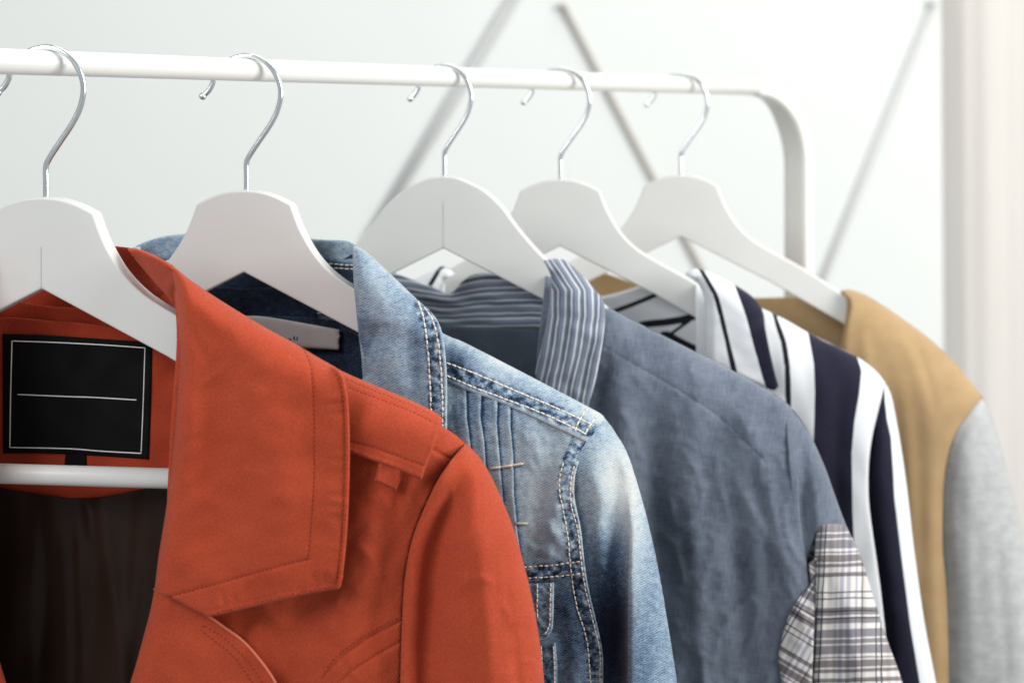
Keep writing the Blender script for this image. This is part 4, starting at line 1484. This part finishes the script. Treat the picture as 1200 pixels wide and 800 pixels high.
back_panel(G, SIL4, 425, M['stripe_body'], sshirt, H=36, R=60, attrs={'stripe': lambda x, y: 0.4 + 0.0 * x}, dip=4)
for mir in (False, True):
    panel('front_panel', G, [SIL4[:9] + [ARM4[0]], ARM4, [(1050, 1000), (820, 1000)], [(820, 1000), (815, 330)]], d_body4, M['stripe_body'], sshirt, res=3.6, detail=[B1, B2, B3, B4], attrs={'stripe': st_body4}, mirror=mir, edge=1.0)
    panel('sleeve', G, [SIL4[8:], [(1130, 1000), (1040, 1000)], [(1040, 1000), (1034, 800), (1026, 709), (1020, 662), (1012, 600), (1012, 560), (1015, 512), (1025, 482), (1033, 455), (1036, 446)]], d_slv4, M['stripe_body'], sshirt, res=3.0, attrs={'stripe': st_slv4s}, mirror=mir, edge=0.3)
# collar stand: white with bold black lines
def d_stand4(x, y):
    u = np.abs(x - 668) / 140.0
    return -34 + 28 * np.clip(u, 0, 1.2) ** 2.0


SB = [([(700, 372), (738, 358), (767, 346), (790, 335)], 2.6), ([(735, 386), (756, 380), (784, 377), (812, 371), (826, 362)], 4.2), ([(772, 405), (788, 390), (809, 375)], 1.8),
      ([(780, 400), (803, 412), (830, 424)], 12.0), ([(500, 345), (508, 330), (516, 316), (521, 308)], 2.6), ([(480, 330), (498, 318)], 3.0), ([(540, 372), (600, 385), (668, 388), (740, 386)], 4)]


def st_stand4(x, y):
    u = np.full(np.shape(x), 0.02)
    for ln, wd in SB:
        u = np.maximum(u, 1.0 + np.clip((wd - dist_poly(x, y, cr(ln, 4))) / 6.0, -0.95, 0.9))
    return u


panel('collar_stand', G, [[(508, 318), (520, 312), (560, 320), (620, 346), (668, 350), (712, 346), (760, 332), (800, 322), (826, 318)], [(826, 318), (832, 370), (834, 420)], [(834, 420), (760, 425), (668, 430), (580, 425), (504, 420)], [(504, 420), (508, 318)]],
      d_stand4, M['stripe_body'], sshirt, res=2.6, attrs={'stripe': st_stand4}, edge=1.5, thick=2.0)
C4T = [(803, 321), (808, 316), (818, 314.5), (830, 318), (846, 325), (862, 334), (880, 346), (890, 357), (895, 368), (897, 385), (903, 415), (909, 440), (912.5, 452)]
C4B = [(912.5, 452), (908, 457), (899, 455), (880, 446), (850, 432), (826, 420)]
C4L = [(826, 420), (826, 395), (826, 365), (824, 345), (816, 330), (803, 321)]
c4t = cr(C4T, 4)
K0 = [(780, 310), (780, 460)]
K1 = [(818, 314), (836, 345), (843, 370), (850, 400), (857.5, 434), (860, 460)]
K2 = [(823, 314), (841, 345), (848, 370), (855, 400), (863.5, 434), (866, 460)]
K3 = [(850, 314), (861, 335), (874, 370), (884, 408), (893, 440), (900, 462)]
K4 = [(960, 314), (960, 460)]


def d_col4(x, y):
    dt = dist_poly(x, y, c4t[:34])
    dl = dist_poly(x, y, cr(C4L[:-1], 4))
    d = 40 - 18 * (1 - np.sqrt(np.clip(1 - (1 - np.clip(dt / 26, 0, 1)) ** 2, 0, 1))) - 8 * (1 - np.clip(dl / 12, 0, 1)) ** 2
    return d + 0.5 * nz2(x, y, 30, 86)


for mir in (False, True):
    panel('collar', G, [C4T, C4B, C4L], d_col4, M['stripe_body'], sshirt, res=3.0, detail=[K1, K2, K3], attrs={'stripe': lambda x, y: interp_u(x, y, [K0, K1, K2, K3, K4])}, mirror=mir, edge=1.4, thick=2.0)

# =================================================================== 5  beige top with grey sleeve
G = GS[4]
top5 = empty('beige_top')
thing(top5, 'beige collarless top with marled grey sleeves, last on the rail', 'top')
SIL5 = [(986, 341), (993, 339), (1006, 342), (1026, 352), (1060, 375), (1092, 399), (1118, 424), (1138, 448), (1151, 464), (1160, 482), (1172, 520), (1185, 572), (1200, 636), (1216, 720), (1230, 800), (1248, 900), (1262, 1000)]
ARM5 = [(1151, 464), (1138, 482), (1122, 503), (1112, 530), (1106, 570), (1105, 640), (1110, 700), (1112, 800), (1112, 1000)]
s5 = cr(SIL5, 5)


def d_body5(x, y):
    d = roll(x, y, s5, 75, 27)
    d += folds(x, y, [([(1020, 370), (1045, 430), (1062, 520), (1070, 700)], 11, 2.2), ([(1045, 385), (1080, 440), (1090, 540), (1092, 800)], 13, 2.0), ([(1035, 400), (1052, 480), (1055, 640)], 10, -2.0),
                      ([(1062, 390), (1080, 420), (1096, 480)], 6, -1.8), ([(1012, 380), (1018, 460), (1022, 600)], 7, 2.0)])
    d -= 3 * np.exp(-(dist_poly(x, y, cr(ARM5, 3)) / 9) ** 2)
    return d + 0.5 * nz2(x, y, 70, 91, 1, 0.4)


def d_slv5(x, y):
    t = np.clip(1 - dist_poly(x, y, s5) / 55, 0, 1)
    d = 28 * np.sqrt(np.clip(1 - t ** 2, 0, 1)) - 1
    d -= 6 * np.exp(-(dist_poly(x, y, cr(ARM5, 3)) / 10) ** 2)
    return d + folds(x, y, [([(1140, 520), (1135, 620), (1140, 800)], 10, 2.0), ([(1165, 560), (1172, 680), (1182, 820)], 9, -1.4)]) + 0.5 * nz2(x, y, 60, 92, 1, 0.4)


def d_back5(x, y):
    pass


_m5 = mirror_pts(SIL5, 798)
full5, full5m = SIL5 + [], _m5
dback5 = lambda x, y: -26 * np.sqrt(np.clip(1 - (1 - np.clip(np.minimum(dist_poly(x, y, s5), dist_poly(x, y, cr(_m5, 4))) / 60, 0, 1)) ** 2, 0, 1))
panel('back_panel', G, [[(610, 330), (650, 318), (690, 315), (745, 332), (800, 349), (880, 349), (940, 347), (986, 341)], SIL5, [(1262, 1000), (334, 1000)], _m5[::-1]], dback5, M['beige'], top5, res=7, edge=0, thick=1.2, inward=True)
NECK5 = [(1040, 1000), (1015, 700), (996, 500), (989, 420), (992, 385), (997, 355), (986, 341)]
for mir in (False, True):
    panel('front_panel', G, [SIL5[:9], ARM5, [(1112, 1000), (1040, 1000)], NECK5], d_body5, M['beige'], top5, res=3.8, mirror=mir, edge=1.2, thick=1.8)
    panel('sleeve', G, [SIL5[8:], [(1262, 1000), (1112, 1000)], ARM5[::-1]], d_slv5, M['grey_jersey'], top5, res=3.8, mirror=mir, edge=0.6, label='marled grey sleeve')
    panel('neck_band', G, [[(986, 341), (992, 352), (990, 380), (984, 415)], [(984, 415), (992, 430)], [(992, 430), (995, 400), (1000, 365), (995, 345), (986, 341)]], lambda x, y: 0 * x + 12, M['beige'], top5, res=4, mirror=mir)
